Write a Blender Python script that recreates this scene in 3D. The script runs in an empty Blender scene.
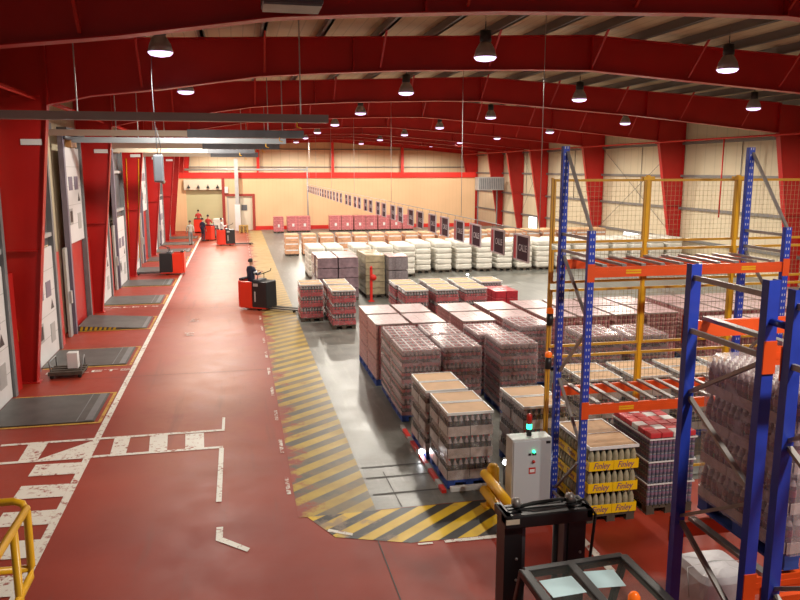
import bpy, math, random
from mathutils import Vector, Matrix
random.seed(7)
S = bpy.context.scene
COL = S.collection
PI = math.pi

# ------------------------------------------------------------------ geometry
class G:
    def __init__(s): s.v=[]; s.f=[]; s.m=[]; s.sm=[]
    def add(s, vs, fs, m=0, xf=None, smooth=False):
        b=len(s.v)
        if xf is not None: vs=[xf@Vector(p) for p in vs]
        s.v += [tuple(p) for p in vs]
        for i,f in enumerate(fs):
            s.f.append(tuple(b+k for k in f)); s.m.append(m[i] if isinstance(m,(list,tuple)) else m); s.sm.append(smooth)
        return s
    def box(s,x0,y0,z0,x1,y1,z1,m=0,xf=None):
        vs=[(x0,y0,z0),(x1,y0,z0),(x1,y1,z0),(x0,y1,z0),(x0,y0,z1),(x1,y0,z1),(x1,y1,z1),(x0,y1,z1)]
        return s.add(vs,[(3,2,1,0),(4,5,6,7),(0,1,5,4),(1,2,6,5),(2,3,7,6),(3,0,4,7)],m,xf)
    def taper(s,x0,y0,x1,y1,z0,z1,d,m=0,xf=None):
        vs=[(x0,y0,z0),(x1,y0,z0),(x1,y1,z0),(x0,y1,z0),(x0+d,y0+d,z1),(x1-d,y0+d,z1),(x1-d,y1-d,z1),(x0+d,y1-d,z1)]
        return s.add(vs,[(3,2,1,0),(4,5,6,7),(0,1,5,4),(1,2,6,5),(2,3,7,6),(3,0,4,7)],m,xf)
    def bar(s,p0,p1,w,h,m=0,up=(0,0,1)):
        p0=Vector(p0);p1=Vector(p1);d=(p1-p0).normalized();u=Vector(up)
        if abs(d.dot(u))>.99: u=Vector((1,0,0))
        r=d.cross(u).normalized();u=r.cross(d)
        vs=[]
        for p in (p0,p1):
            for a,b in ((-1,-1),(1,-1),(1,1),(-1,1)): vs.append(p+r*a*w/2+u*b*h/2)
        return s.add(vs,[(3,2,1,0),(4,5,6,7),(0,1,5,4),(1,2,6,5),(2,3,7,6),(3,0,4,7)],m)
    def tube(s,pts,r,n=8,m=0,closed=False):
        pts=[Vector(p) for p in pts];N=len(pts);rings=[]
        for i,p in enumerate(pts):
            a=pts[(i-1)%N] if (i>0 or closed) else p
            b=pts[(i+1)%N] if (i<N-1 or closed) else p
            d=(b-a).normalized()
            u=Vector((0,0,1)) if abs(d.z)<.95 else Vector((1,0,0))
            x=d.cross(u).normalized();y=x.cross(d)
            rings.append([p+x*r*math.cos(2*PI*k/n)+y*r*math.sin(2*PI*k/n) for k in range(n)])
        vs=[q for R in rings for q in R];fs=[]
        for i in range(N if closed else N-1):
            j=(i+1)%N
            for k in range(n): fs.append((i*n+k,i*n+(k+1)%n,j*n+(k+1)%n,j*n+k))
        if not closed: fs.append(tuple(range(n))[::-1]);fs.append(tuple((N-1)*n+k for k in range(n)))
        return s.add(vs,fs,m,None,True)
    def lathe(s,prof,n=12,m=0,c=(0,0,0),cap=True,a0=0,a1=2*PI,xf=None):
        full=abs(a1-a0-2*PI)<1e-6;k=n if full else n+1
        vs=[];fs=[];ms=[]
        for r,z in prof:
            for i in range(k):
                a=a0+(a1-a0)*i/n
                vs.append((c[0]+r*math.cos(a),c[1]+r*math.sin(a),c[2]+z))
        for j in range(len(prof)-1):
            for i in range(n):
                i2=(i+1)%k
                fs.append((j*k+i,j*k+i2,(j+1)*k+i2,(j+1)*k+i));ms.append(m[j] if isinstance(m,(list,tuple)) else m)
        if cap and full:
            fs.append(tuple(range(k))[::-1]);ms.append(ms[0]);fs.append(tuple((len(prof)-1)*k+i for i in range(k)));ms.append(ms[-2] if len(ms)>1 else ms[0])
        return s.add(vs,fs,ms,xf,True)
    def prism(s,poly,a,b,axis='y',m=0):
        n=len(poly)
        def P(p,t): return (p[0],t,p[1]) if axis=='y' else ((t,p[0],p[1]) if axis=='x' else (p[0],p[1],t))
        vs=[P(p,a) for p in poly]+[P(p,b) for p in poly]
        fs=[tuple(range(n)),tuple(range(n,2*n))[::-1]]+[(i,n+i,n+(i+1)%n,(i+1)%n) for i in range(n)]
        return s.add(vs,fs,m)
    def quad(s,*p,m=0): return s.add(list(p),[tuple(range(len(p)))],m)

def mesh(name,g,mats):
    me=bpy.data.meshes.new(name);me.from_pydata(g.v,[],g.f)
    mats=mats if isinstance(mats,(list,tuple)) else [mats]
    for m in mats: me.materials.append(m)
    me.polygons.foreach_set('material_index',g.m);me.polygons.foreach_set('use_smooth',g.sm)
    me.update();return me
def obj(name,g,mats,parent=None,bevel=0,loc=None):
    me=g if isinstance(g,bpy.types.Mesh) else mesh(name,g,mats)
    o=bpy.data.objects.new(name,me);COL.objects.link(o)
    if parent is not None: o.parent=parent
    if loc: o.location=loc
    if bevel:
        b=o.modifiers.new('Bevel','BEVEL');b.width=bevel;b.segments=2;b.limit_method='ANGLE'
    return o
def tag(o,label,cat,group=None):
    o['label']=label;o['category']=cat
    if group: o['group']=group
    return o
def thing(name,label,cat,loc=(0,0,0),rz=0,group=None):
    o=bpy.data.objects.new(name,None);COL.objects.link(o);o.empty_display_size=.2
    o.location=loc;o.rotation_euler=(0,0,rz);return tag(o,label,cat,group)
def struct(o): o['kind']='structure';return o
def copy_tree(o,parent=None):
    c=o.copy();COL.objects.link(c)
    if parent is not None: c.parent=parent
    for ch in list(o.children): copy_tree(ch,c)
    return c
def text(name,s,size,mat,parent,M,ext=.001):
    cu=bpy.data.curves.new('lettering','FONT');cu.body=s;cu.size=size;cu.extrude=ext;cu.align_x='CENTER';cu.align_y='CENTER'
    t=bpy.data.objects.new('tmp',cu);COL.objects.link(t)
    bpy.context.view_layer.update()
    me=bpy.data.meshes.new_from_object(t.evaluated_get(bpy.context.evaluated_depsgraph_get()))
    bpy.data.objects.remove(t);me.transform(M);me.materials.clear();me.materials.append(mat)
    return obj(name,me,mat,parent)

# ------------------------------------------------------------------ materials
def pm(name,col,rough=.5,metal=0,var=.0,scale=3.,col2=None,spec=None,bump=0,emit=0,trans=0,ecol=None,coat=0):
    m=bpy.data.materials.new(name);m.use_nodes=True;nt=m.node_tree;b=nt.nodes['Principled BSDF']
    b.inputs['Base Color'].default_value=(*col,1);b.inputs['Roughness'].default_value=rough;b.inputs['Metallic'].default_value=metal
    if spec is not None: b.inputs['Specular IOR Level'].default_value=spec
    if coat: b.inputs['Coat Weight'].default_value=coat
    if trans: b.inputs['Transmission Weight'].default_value=trans
    if emit: b.inputs['Emission Color'].default_value=(*(ecol or col),1);b.inputs['Emission Strength'].default_value=emit
    if var or col2 or bump:
        tc=nt.nodes.new('ShaderNodeTexCoord');n=nt.nodes.new('ShaderNodeTexNoise');n.inputs['Scale'].default_value=scale;n.inputs['Detail'].default_value=4
        nt.links.new(tc.outputs['Object'],n.inputs['Vector'])
        if var or col2:
            r=nt.nodes.new('ShaderNodeValToRGB');c2=col2 or tuple(max(0,c*(1-var)) for c in col)
            r.color_ramp.elements[0].position=.35;r.color_ramp.elements[1].position=.65
            r.color_ramp.elements[0].color=(*c2,1);r.color_ramp.elements[1].color=(*col,1)
            nt.links.new(n.outputs['Fac'],r.inputs['Fac']);nt.links.new(r.outputs['Color'],b.inputs['Base Color'])
        if bump:
            bp=nt.nodes.new('ShaderNodeBump');bp.inputs['Strength'].default_value=bump;nt.links.new(n.outputs['Fac'],bp.inputs['Height']);nt.links.new(bp.outputs['Normal'],b.inputs['Normal'])
    return m
def node(nt,t,**k):
    n=nt.nodes.new('ShaderNode'+t)
    for a,v in k.items(): setattr(n,a,v)
    return n
def mth(nt,op,a,b=None):
    n=nt.nodes.new('ShaderNodeMath');n.operation=op
    for i,x in enumerate((a,b)):
        if x is None: continue
        if isinstance(x,(int,float)): n.inputs[i].default_value=x
        else: nt.links.new(x,n.inputs[i])
    return n.outputs[0]
def mix(nt,fac,a,b):
    n=nt.nodes.new('ShaderNodeMix');n.data_type='RGBA'
    for i,x in ((0,fac),(6,a),(7,b)):
        if isinstance(x,(int,float)): n.inputs[i].default_value=x
        elif isinstance(x,tuple): n.inputs[i].default_value=(*x,1)
        else: nt.links.new(x,n.inputs[i])
    return n.outputs[2]
def noise(nt,vec,scale,detail=4,rough=.5):
    n=nt.nodes.new('ShaderNodeTexNoise');n.inputs['Scale'].default_value=scale;n.inputs['Detail'].default_value=detail;n.inputs['Roughness'].default_value=rough
    nt.links.new(vec,n.inputs['Vector']);return n.outputs['Fac']
def ramp(nt,fac,a,b):
    n=nt.nodes.new('ShaderNodeMapRange');n.inputs['From Min'].default_value=a;n.inputs['From Max'].default_value=b;nt.links.new(fac,n.inputs['Value']);return n.outputs[0]
RED_A=(.36,.038,.015);RED_B=(.26,.022,.009);RED_W=(.44,.165,.10)
def floor_mat(name,kind):
    m=bpy.data.materials.new(name);m.use_nodes=True;nt=m.node_tree;b=nt.nodes['Principled BSDF']
    tc=node(nt,'TexCoord').outputs['Object'];sx=node(nt,'SeparateXYZ');nt.links.new(tc,sx.inputs[0]);X,Y=sx.outputs[0],sx.outputs[1]
    n1=noise(nt,tc,.35,5);n2=noise(nt,tc,1.7,6,.65);n3=noise(nt,tc,9,4,.7)
    red=mix(nt,ramp(nt,n1,.35,.65),RED_A,RED_B)
    # pale traffic wear down the middle of the driving lane
    lane=mth(nt,'MULTIPLY',ramp(nt,mth(nt,'ABSOLUTE',mth(nt,'ADD',X,.9)),2.1,.5),ramp(nt,Y,10.5,17.))
    wear=mth(nt,'MULTIPLY',lane,ramp(nt,mth(nt,'ADD',n2,mth(nt,'MULTIPLY',n1,.6)),.38,.85))
    red=mix(nt,wear,red,RED_W)
    red=mix(nt,mth(nt,'MULTIPLY',ramp(nt,n3,.62,.75),.25),red,(.12,.05,.04))
    mq=node(nt,'Mapping');mq.inputs['Scale'].default_value=(2.2,.16,1);nt.links.new(tc,mq.inputs[0])
    red=mix(nt,mth(nt,'MULTIPLY',ramp(nt,noise(nt,mq.outputs[0],1.3,5,.6),.56,.72),.38),red,(.16,.06,.045))
    rough=.50
    if kind=='red': col=red
    elif kind=='concrete':
        col=mix(nt,ramp(nt,n2,.35,.7),(.105,.11,.10),(.215,.215,.195))
        col=mix(nt,mth(nt,'MULTIPLY',ramp(nt,n1,.5,.7),.6),col,(.16,.145,.12))
        # paler grey streaks running along the hall
        mp=node(nt,'Mapping');mp.inputs['Scale'].default_value=(5,.5,1);nt.links.new(tc,mp.inputs[0])
        col=mix(nt,mth(nt,'MULTIPLY',ramp(nt,noise(nt,mp.outputs[0],1.5,4),.55,.75),.45),col,(.34,.33,.30))
        col=mix(nt,mth(nt,'MULTIPLY',ramp(nt,n3,.5,.75),.35),col,(.09,.085,.07))
        rough=.36
    elif kind in('hatch','band'):
        per=.46 if kind=='hatch' else .37
        s=mth(nt,'ADD',mth(nt,'MULTIPLY',X,-.61/per),mth(nt,'MULTIPLY',Y,.79/per))
        st=ramp(nt,mth(nt,'ABSOLUTE',mth(nt,'SUBTRACT',mth(nt,'FRACT',s),.5)),.22,.27)
        y=mix(nt,ramp(nt,n2,.4,.7),(.78,.52,.012),(.66,.42,.03)) if kind=='band' else mix(nt,ramp(nt,n2,.35,.7),mix(nt,ramp(nt,Y,18.,36.),(.52,.36,.04),(.50,.36,.15)),mix(nt,ramp(nt,Y,18.,36.),(.38,.25,.05),(.40,.28,.13)))
        d=mix(nt,ramp(nt,n2,.4,.6),(.018,.018,.02),(.04,.035,.03)) if kind=='band' else mix(nt,ramp(nt,n2,.4,.6),(.10,.095,.08),(.20,.15,.085))
        if kind=='hatch': st=mth(nt,'MAXIMUM',st,mth(nt,'MULTIPLY',ramp(nt,mth(nt,'ADD',Y,mth(nt,'MULTIPLY',n2,8.)),20.,42.),.8))
        col=mix(nt,st,d,y)
        if kind=='hatch':   # dust and rubbed-off paint grow towards the driving lane
            w=mth(nt,'ADD',n2,mth(nt,'MULTIPLY',ramp(nt,X,1.35,.7),.30))
            col=mix(nt,ramp(nt,w,.66,.80),col,red)
        else:
            w=mth(nt,'ADD',n2,mth(nt,'MULTIPLY',ramp(nt,X,2.7,1.0),.25))
            col=mix(nt,mth(nt,'MULTIPLY',ramp(nt,w,.66,.78),.8),col,(.28,.20,.15))
        rough=.4
    elif kind=='white':
        col=mix(nt,ramp(nt,mth(nt,'ADD',n3,mth(nt,'MULTIPLY',n2,.5)),.79,.93),(.82,.80,.74),red)
        rough=.45
    elif kind=='dash':
        col=mix(nt,ramp(nt,mth(nt,'ADD',n3,mth(nt,'MULTIPLY',n2,.5)),.66,.80),(.74,.70,.64),red)
        rough=.45
    elif kind=='yline':
        col=mix(nt,ramp(nt,mth(nt,'ADD',n3,mth(nt,'MULTIPLY',n2,.5)),.72,.95),(.60,.36,.06),red)
    nt.links.new(col,b.inputs['Base Color'])
    b.inputs['Specular IOR Level'].default_value=.5 if kind=='concrete' else .28
    nt.links.new(mth(nt,'ADD',mth(nt,'MULTIPLY',n2,.3),rough-.15),b.inputs['Roughness'])
    bp=node(nt,'Bump');bp.inputs['Strength'].default_value=.03;nt.links.new(n2,bp.inputs['Height']);nt.links.new(bp.outputs[0],b.inputs['Normal'])
    return m
def panel_mat(name,col,axis,pitch,depth=.25,rough=.5,dark=.8):
    """profiled sheet: narrow grooves at a regular pitch"""
    m=bpy.data.materials.new(name);m.use_nodes=True;nt=m.node_tree;b=nt.nodes['Principled BSDF']
    tc=node(nt,'TexCoord').outputs['Object'];sx=node(nt,'SeparateXYZ');nt.links.new(tc,sx.inputs[0])
    f=mth(nt,'FRACT',mth(nt,'MULTIPLY',sx.outputs[axis],1/pitch))
    g=ramp(nt,mth(nt,'ABSOLUTE',mth(nt,'SUBTRACT',f,.5)),.44,.47)
    n=noise(nt,tc,.6,4)
    c=mix(nt,ramp(nt,n,.3,.7),tuple(x*.93 for x in col),col)
    c=mix(nt,mth(nt,'MULTIPLY',g,1-dark),c,tuple(x*.3 for x in col))
    nt.links.new(c,b.inputs['Base Color']);b.inputs['Roughness'].default_value=rough
    bp=node(nt,'Bump');bp.inputs['Strength'].default_value=depth;bp.invert=True;nt.links.new(g,bp.inputs['Height']);nt.links.new(bp.outputs[0],b.inputs['Normal'])
    return m
def film_mat(name,alpha,col=(.9,.88,.88)):
    m=bpy.data.materials.new(name);m.use_nodes=True;nt=m.node_tree;nt.nodes.clear()
    out=node(nt,'OutputMaterial');t=node(nt,'BsdfTransparent');g=node(nt,'BsdfPrincipled');g.inputs['Base Color'].default_value=(*col,1);g.inputs['Roughness'].default_value=.18
    tc=node(nt,'TexCoord').outputs['Object'];mp=node(nt,'Mapping');mp.inputs['Scale'].default_value=(3,3,4);nt.links.new(tc,mp.inputs[0])
    n=noise(nt,mp.outputs[0],2.2,5,.6)
    mx=node(nt,'MixShader');nt.links.new(mth(nt,'MULTIPLY',ramp(nt,n,.52,.85),.5),mx.inputs[0])
    mx2=node(nt,'MixShader');mx2.inputs[0].default_value=alpha
    nt.links.new(t.outputs[0],mx2.inputs[1]);nt.links.new(g.outputs[0],mx2.inputs[2])
    nt.links.new(mx2.outputs[0],mx.inputs[1]);nt.links.new(g.outputs[0],mx.inputs[2])
    bp=node(nt,'Bump');bp.inputs['Strength'].default_value=.5;nt.links.new(n,bp.inputs['Height']);nt.links.new(bp.outputs[0],g.inputs['Normal'])
    nt.links.new(mx.outputs[0],out.inputs[0]);return m

RED=pm('red painted steel',(.50,.012,.010),.38,var=.15,scale=.7)
BEIGE=panel_mat('beige wall cladding',(.62,.52,.36),1,.9,.3)
BEIGEX=panel_mat('beige end cladding',(.62,.50,.33),0,.9,.3)
PART=panel_mat('peach partition sheet',(.72,.46,.26),0,.35,.12,.5,.9)
DECK=panel_mat('roof deck sheet',(.55,.42,.25),0,.30,.4,.6,.6)
REDT=pm('red trim paint',(.62,.02,.012),.45)
GIRT=pm('galvanised girt',(.20,.19,.18),.5,.3)
DGREY=pm('dark grey steel',(.12,.125,.14),.45,.3,var=.2)
MGREY=pm('mid grey steel',(.22,.23,.24),.45,.3,var=.15)
LGREY=pm('light grey steel',(.45,.45,.45),.45,.2,var=.1)
CREAM=pm('cream enamel',(.62,.54,.42),.5)
WHITEP=pm('white door panel',(.70,.69,.70),.4,var=.08,scale=1)
PURPLE=pm('violet grey track',(.20,.18,.25),.45,.3)
BLACK=pm('black plastic',(.014,.014,.016),.4)
RUBBER=pm('rubber',(.02,.02,.02),.75)
BLUE=pm('blue rack steel',(.020,.050,.42),.35,var=.15,scale=6)
ORANGE=pm('orange rack steel',(.75,.085,.012),.4,var=.12,scale=4)
GALV=pm('galvanised steel',(.36,.34,.33),.42,.55,var=.2,scale=8)
YEL=pm('yellow safety paint',(.80,.42,.012),.35,var=.1,scale=5)
WIRE=pm('thin fence wire',(.34,.27,.15),.5,.1)
YELF=pm('ochre fence paint',(.56,.29,.02),.45)
TRED=pm('truck red paint',(.70,.035,.012),.3,coat=.3)
BLUEP=pm('blue pallet board',(.035,.085,.38),.65,var=.35,scale=7)
WOODD=pm('dark pallet board',(.10,.075,.055),.75,var=.4,scale=7)
WOOD=pm('pale pallet board',(.42,.30,.18),.75,var=.3,scale=7)
KRAFT=pm('tan cardboard sheet',(.60,.37,.20),.7,var=.12,scale=4)
WHITEB=pm('white woven bag',(.72,.69,.62),.55,var=.12,scale=4,bump=.4)
COLA=pm('dark drink bottle',(.035,.018,.022),.14,spec=.7)
LABEL=pm('red bottle label',(.45,.03,.045),.3)
CLEARB=pm('clear bottle neck',(.38,.30,.31),.12,spec=.8)
CAPR=pm('red bottle cap',(.50,.04,.05),.35)
CAPW=pm('white bottle cap',(.72,.68,.66),.3)
TRAYP=pm('pink shrink tray',(.48,.38,.36),.3,var=.3,scale=9)
TRAYR=pm('red shrink tray',(.55,.035,.05),.3,var=.35,scale=7)
CANP=pm('pink can',(.76,.44,.41),.3,0,var=.3,scale=16)
CAND=pm('maroon can',(.60,.20,.22),.3,0,var=.35,scale=16)
CANTOP=pm('pale pink can tops under film',(.56,.37,.38),.3,var=.35,scale=11)
CANG=pm('grey blue can',(.22,.25,.36),.28,.3,var=.4,scale=14)
CANR=pm('red can',(.60,.05,.06),.3,.1)
STRAP=pm('white strap',(.75,.75,.75),.4)
LILAC=pm('lilac film',(.31,.215,.245),.22,var=.35,scale=5,bump=.2)
OLIVE=pm('olive film',(.50,.42,.27),.25,var=.3,scale=5,bump=.2)
GLIL=pm('grey lilac film',(.27,.235,.25),.25,var=.3,scale=25,bump=.2)
PEACH=pm('peach carton',(.72,.38,.22),.5,var=.25,scale=5)
PINKC=pm('pink crate',(.74,.25,.26),.4,var=.3,scale=9)
YTRAY=pm('yellow printed tray',(.90,.56,.008),.35)
PALEB=pm('pale lemonade bottle',(.44,.40,.27),.16,spec=.7,var=.3,scale=14)
PURT=pm('purple lettering',(.16,.03,.22),.4)
SIGNP=pm('dark plum sign',(.045,.010,.025),.6,spec=.2)
SIGNR=pm('crimson sign stripe',(.50,.015,.035),.35)
SIGNW=pm('pale sign lettering',(.62,.56,.60),.4)
SIGNF=pm('sign frame',(.55,.48,.52),.4,.3)
FILM=film_mat('stretch film',.10)
FILM2=film_mat('clouded stretch film',.27,(.88,.74,.76))
LENS=pm('lamp lens',(1,.9,1),.3,emit=2.2,ecol=(.80,.58,1.))
SHADE=pm('lamp shade',(.30,.28,.30),.35,.5)
SPOT=pm('white reflector glint',(1,1,1),.3,emit=25,ecol=(.95,.97,1))  # emission imitates flash light thrown back by the reflectors
GREENL=pm('green signal lens',(.02,.8,.35),.3,emit=4,ecol=(.03,1,.4))
REDL=pm('red signal lens',(.5,.02,.01),.3)
ORL=pm('orange beacon lens',(.85,.14,.01),.25,emit=.4)
PANE=pm('daylit window pane',(.9,.95,1),.4,emit=3.2,ecol=(.95,.98,1))
CABW=pm('pale grey cabinet enamel',(.55,.57,.58),.35)
SHUT=panel_mat('shutter slats',(.50,.46,.26),2,.12,.3,.5,.8)
SKIN=pm('skin',(.50,.27,.18),.5)
HAIR=pm('dark hair',(.018,.012,.010),.6)
POLY=film_mat('clear roof panel',.16,(.10,.12,.11))
ROOFGLINT=pm('pale cyan roof glint',(.50,.72,.78),.5)
PVC=pm('translucent blue plastic',(.42,.50,.60),.25)
EYE=pm('eye white',(.7,.7,.7),.3)
LIP=pm('lips',(.35,.10,.09),.5)

# ------------------------------------------------------------------ camera and view
H=5.4;F=750.
th=math.atan(131/F);psi=math.atan(164*math.cos(th)/F)
cam=bpy.data.objects.new('camera',bpy.data.cameras.new('camera'));COL.objects.link(cam)
cam.location=(0,0,H);cam.rotation_euler=(PI/2-th,0,-psi);cam.data.sensor_width=36;cam.data.lens=F/800*36;cam.data.clip_start=.05;cam.data.clip_end=300
S.camera=cam
vs=S.view_settings;vs.view_transform='Standard';vs.look='None';vs.exposure=0;vs.gamma=1;vs.use_curve_mapping=False
w=bpy.data.worlds.new('World');S.world=w;w.use_nodes=True
w.node_tree.nodes['Background'].inputs[0].default_value=(.95,.95,1,1);w.node_tree.nodes['Background'].inputs[1].default_value=.12

# ------------------------------------------------------------------ floor with its paint
XL,XR,YE=-5.75,25.45,79.
MR,MC,MH,MB_,MW,MY,MDS=[floor_mat(n,k) for n,k in (('red resin floor','red'),('polished concrete','concrete'),('worn yellow hatching','hatch'),('yellow black band','band'),('worn white paint','white'),('worn yellow line','yline'),('rubbed white dashes','dash'))]
MGRV=pm('floor groove',(.05,.045,.04),.6)
g=G()
g.quad((XL-.3,-3,0),(XR+.3,-3,0),(XR+.3,YE+.3,0),(XL-.3,YE+.3,0),m=0)
zc=[0]
def fp(m,z,*p):
    zc[0]+=4e-5;g.quad(*[(x,y,z+zc[0]) for x,y in p],m=m)
def fr(m,z,x0,y0,x1,y1): fp(m,z,(x0,y0),(x1,y0),(x1,y1),(x0,y1))
fr(1,.003,2.0,11.12,XR,69)
fr(2,.005,.76,11.1,2.0,68)
fp(3,.005,(.9,11.1),(1.25,10.35),(2.3,9.95),(3.72,9.93),(3.98,11.1))
fr(4,.007,-3.02,8.3,-2.89,62)
for k in range(30): fr(7,.007,.64,12.0+1.9*k,.71,12.75+1.9*k)
fr(4,.007,-4.75,15.42,-.45,15.53);fr(4,.007,-4.6,14.42,-.45,14.53)
for p in (((-4.19,14.53),(-3.85,14.53),(-3.87,15.42),(-4.23,15.42)),((-3.85,14.53),(-3.0,14.53),(-3.02,15.38)),((-2.56,14.53),(-2.27,14.53),(-2.3,15.42),(-2.61,15.42)),((-1.85,14.53),(-1.51,14.53),(-1.57,15.42),(-1.92,15.42)),((-1.17,14.53),(-.81,14.53),(-.85,15.38),(-1.22,15.38)),
    ((-3.82,13.72),(-3.02,13.68),(-3.02,14.23),(-3.82,14.27)),((-3.82,12.75),(-3.02,12.71),(-3.02,13.24),(-3.82,13.3)),((-3.82,11.74),(-3.02,11.69),(-3.02,12.21),(-3.82,12.26)),((-3.82,10.7),(-3.02,10.66),(-3.02,11.2),(-3.82,11.26)),((-3.82,9.7),(-3.02,9.66),(-3.02,10.2),(-3.82,10.25)),
    ((-.52,11.95),(-.43,11.95),(-.43,14.42),(-.52,14.42)),((-.49,10.62),(-.39,10.62),(-.39,11.04),(-.49,11.04)),((-.49,10.62),(-.04,10.18),(0,10.28),(-.40,10.70)),((-.49,16.3),(-.43,16.3),(-.43,15.42),(-.49,15.42)),
    ((1.15,10.55),(1.5,10.34),(1.52,10.41),(1.18,10.63)),((2.8,9.84),(3.75,9.82),(3.75,9.92),(2.8,9.92)),((2.4,9.86),(2.62,9.85),(2.62,9.9),(2.4,9.91)),((4.75,8.6),(4.86,8.6),(4.86,9.6),(4.75,9.6))):
    fp(4,.007,*p)
DOCK=[17.65+4.94*k for k in range(10)]
for yc in DOCK:
    for s in (-1,1): fr(5,.007,-5.35,yc+s*1.12-.05,-3.05,yc+s*1.12+.05)
    fr(5,.007,-3.12,yc-1.1,-3.05,yc+1.1)
for x0,y0,x1,y1 in ((2.05,12.85,3.2,12.85),(2.05,12.37,3.2,12.37),(2.05,11.68,3.25,11.68)): fr(6,.006,x0,y0-.025,x1,y1+.025)
fp(6,.006,(2.39,12.6),(2.41,12.6),(2.44,11.13),(2.42,11.13))
fr(6,.004,1.84,5.0,1.855,10.1)
for k in range(7): fr(6,.004,XL+.2,20.2+k*9.85,.6,20.215+k*9.85)
floor=struct(obj('floor',g,[MR,MC,MH,MB_,MW,MY,MGRV,MDS]))
for s,x,y in (('PALETS',-4.1,20.95),('PALETS',-4.3,30.8)):
    text('floor_lettering',s,.36,MW,floor,Matrix.Translation((x,y,.014))@Matrix.Diagonal((1.9,.8,1,1)),.001)
for x,y in ((-1.7,25.2),(-1.65,27.6)):
    text('floor_lettering','M',.9,MDS,floor,Matrix.Translation((x,y,.014))@Matrix.Rotation(PI/2,4,'Z')@Matrix.Diagonal((.8,.5,1,1)),.001)

# ------------------------------------------------------------------ walls, roof
def roofz(x): return 9.05-(.0405*(9.8-x) if x<9.8 else .0545*(x-9.8))
g=G();g.box(XL-.15,-3,0,XL,YE,8.8,0);struct(obj('wall_left',g,[BEIGE]))
g=G();g.box(XR,-3,0,XR+.15,YE,8.6,0);wr=struct(obj('wall_right',g,[BEIGE]))
for z in (1.35,3.15,5.0,6.85):
    g=G();g.box(XR-.16,0,z-.07,XR,YE,z+.07);obj('girt',g,[GIRT],wr)
g=G()
for y in range(0,8):
    yy=14.9+9.85*y
    g.tube([(XR-.05,yy,6.9),(XR-.05,yy,3.2)],.02,6)
obj('conduit',g,[GIRT],wr)
g=G();g.box(XL,YE,0,XR,YE+.15,9.4,0);we=struct(obj('wall_end',g,[BEIGEX]))
for z in (5.6,7.4):
    g=G();g.box(XL,YE-.12,z-.05,XR,YE,z+.05);obj('girt',g,[GIRT],we)
for x in (2.2,9.8,17.2):
    g=G();g.box(x-.14,YE-.4,0,x+.14,YE-.12,roofz(x)-.2);obj('wind_post',g,[REDT],we)
# partition with two doorways
g=G();g.box(-1.27,68.9,0,-1.04,69.1,5.05);g.box(1.4,68.9,0,22.14,69.1,5.05);g.box(XL,68.9,3.6,-1.27,69.1,5.05);g.box(-1.04,68.9,3.05,1.4,69.1,5.05);g.box(XL,68.9,0,-4.36,69.1,3.6)
struct(obj('wall_back',g,[PART]))
g=G();g.box(XL,68.8,4.6,22.14,68.9,5.1);struct(obj('trim_1',g,[REDT]))
g=G();g.box(1.4,68.84,0,22.14,68.9,.34);struct(obj('baseboard_back',g,[REDT]))
g=G();g.box(-1.3,68.78,0,-1.04,68.9,4.6);g.box(-1.04,68.8,3.02,1.55,68.9,3.22);g.box(1.32,68.8,0,1.55,68.9,3.02);struct(obj('trim_2',g,[pm('maroon door trim',(.30,.03,.02),.5)]))
g=G();g.box(-4.36,69.0,0,-1.27,69.06,3.62);d1=struct(obj('door_1',g,[SHUT]))
g=G();g.box(-4.5,68.55,3.6,-1.3,68.9,4.5);obj('shutter_housing',g,[CREAM],d1)
for k in range(4):
    g=G();g.lathe([(.03,.0),(.11,-.08),(.13,-.2)],8,0,(-4.1+.82*k,68.48,3.95));g.box(-4.13+.82*k,68.46,3.9,-4.07+.82*k,68.56,4.05);obj('lamp',g,[BLACK],d1)
g=G();g.box(-.92,68.98,0,1.3,69.04,3.0);d2=struct(obj('door_2',g,[CREAM]))
g=G();g.box(.35,68.93,1.75,.85,68.98,2.25);obj('notice',g,[DGREY],d2)
g=G();g.box(-.85,68.9,.1,-.78,68.98,2.95);g.box(.20,68.9,.1,.24,68.98,2.95);obj('door_stile',g,[LGREY],d2)
# roof deck
g=G()
def deck(x0,x1):
    z0,z1=roofz(x0)+.24,roofz(x1)+.24
    g.add([(x0,-3,z0),(x1,-3,z1),(x1,YE+.2,z1),(x0,YE+.2,z0),(x0,-3,z0+.12),(x1,-3,z1+.12),(x1,YE+.2,z1+.12),(x0,YE+.2,z0+.12)],[(0,3,2,1),(4,5,6,7),(0,1,5,4),(1,2,6,5),(2,3,7,6),(3,0,4,7)])
deck(XL-.2,9.8);deck(9.8,XR+.2)
ceil=struct(obj('ceiling',g,[DECK]))
PX=[-5.2+1.5*k for k in range(21)]
for x in PX:
    g=G();z=roofz(x);g.box(x-.035,0,z,x+.035,YE,z+.24);g.box(x-.1,0,z,x+.035,YE,z+.02);obj('purlin',g,[GIRT],ceil)
# small low windows in the right wall
for i,(y0,y1) in enumerate(((43.2,46.2),(61.4,63.2))):
    g=G();g.box(XR-.06,y0,.2,XR-.02,y1,1.25);wn=struct(obj('window_%d'%(i+1),g,[PANE]))
    g=G()
    for a,b,c,d in ((y0-.08,y0,.12,1.33),(y1,y1+.08,.12,1.33)): g.box(XR-.1,a,c,XR,b,d)
    for a,b in ((.12,.2),(1.25,1.33)): g.box(XR-.1,y0,a,XR,y1,b)
    obj('window_frame',g,[LGREY],wn)

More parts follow.
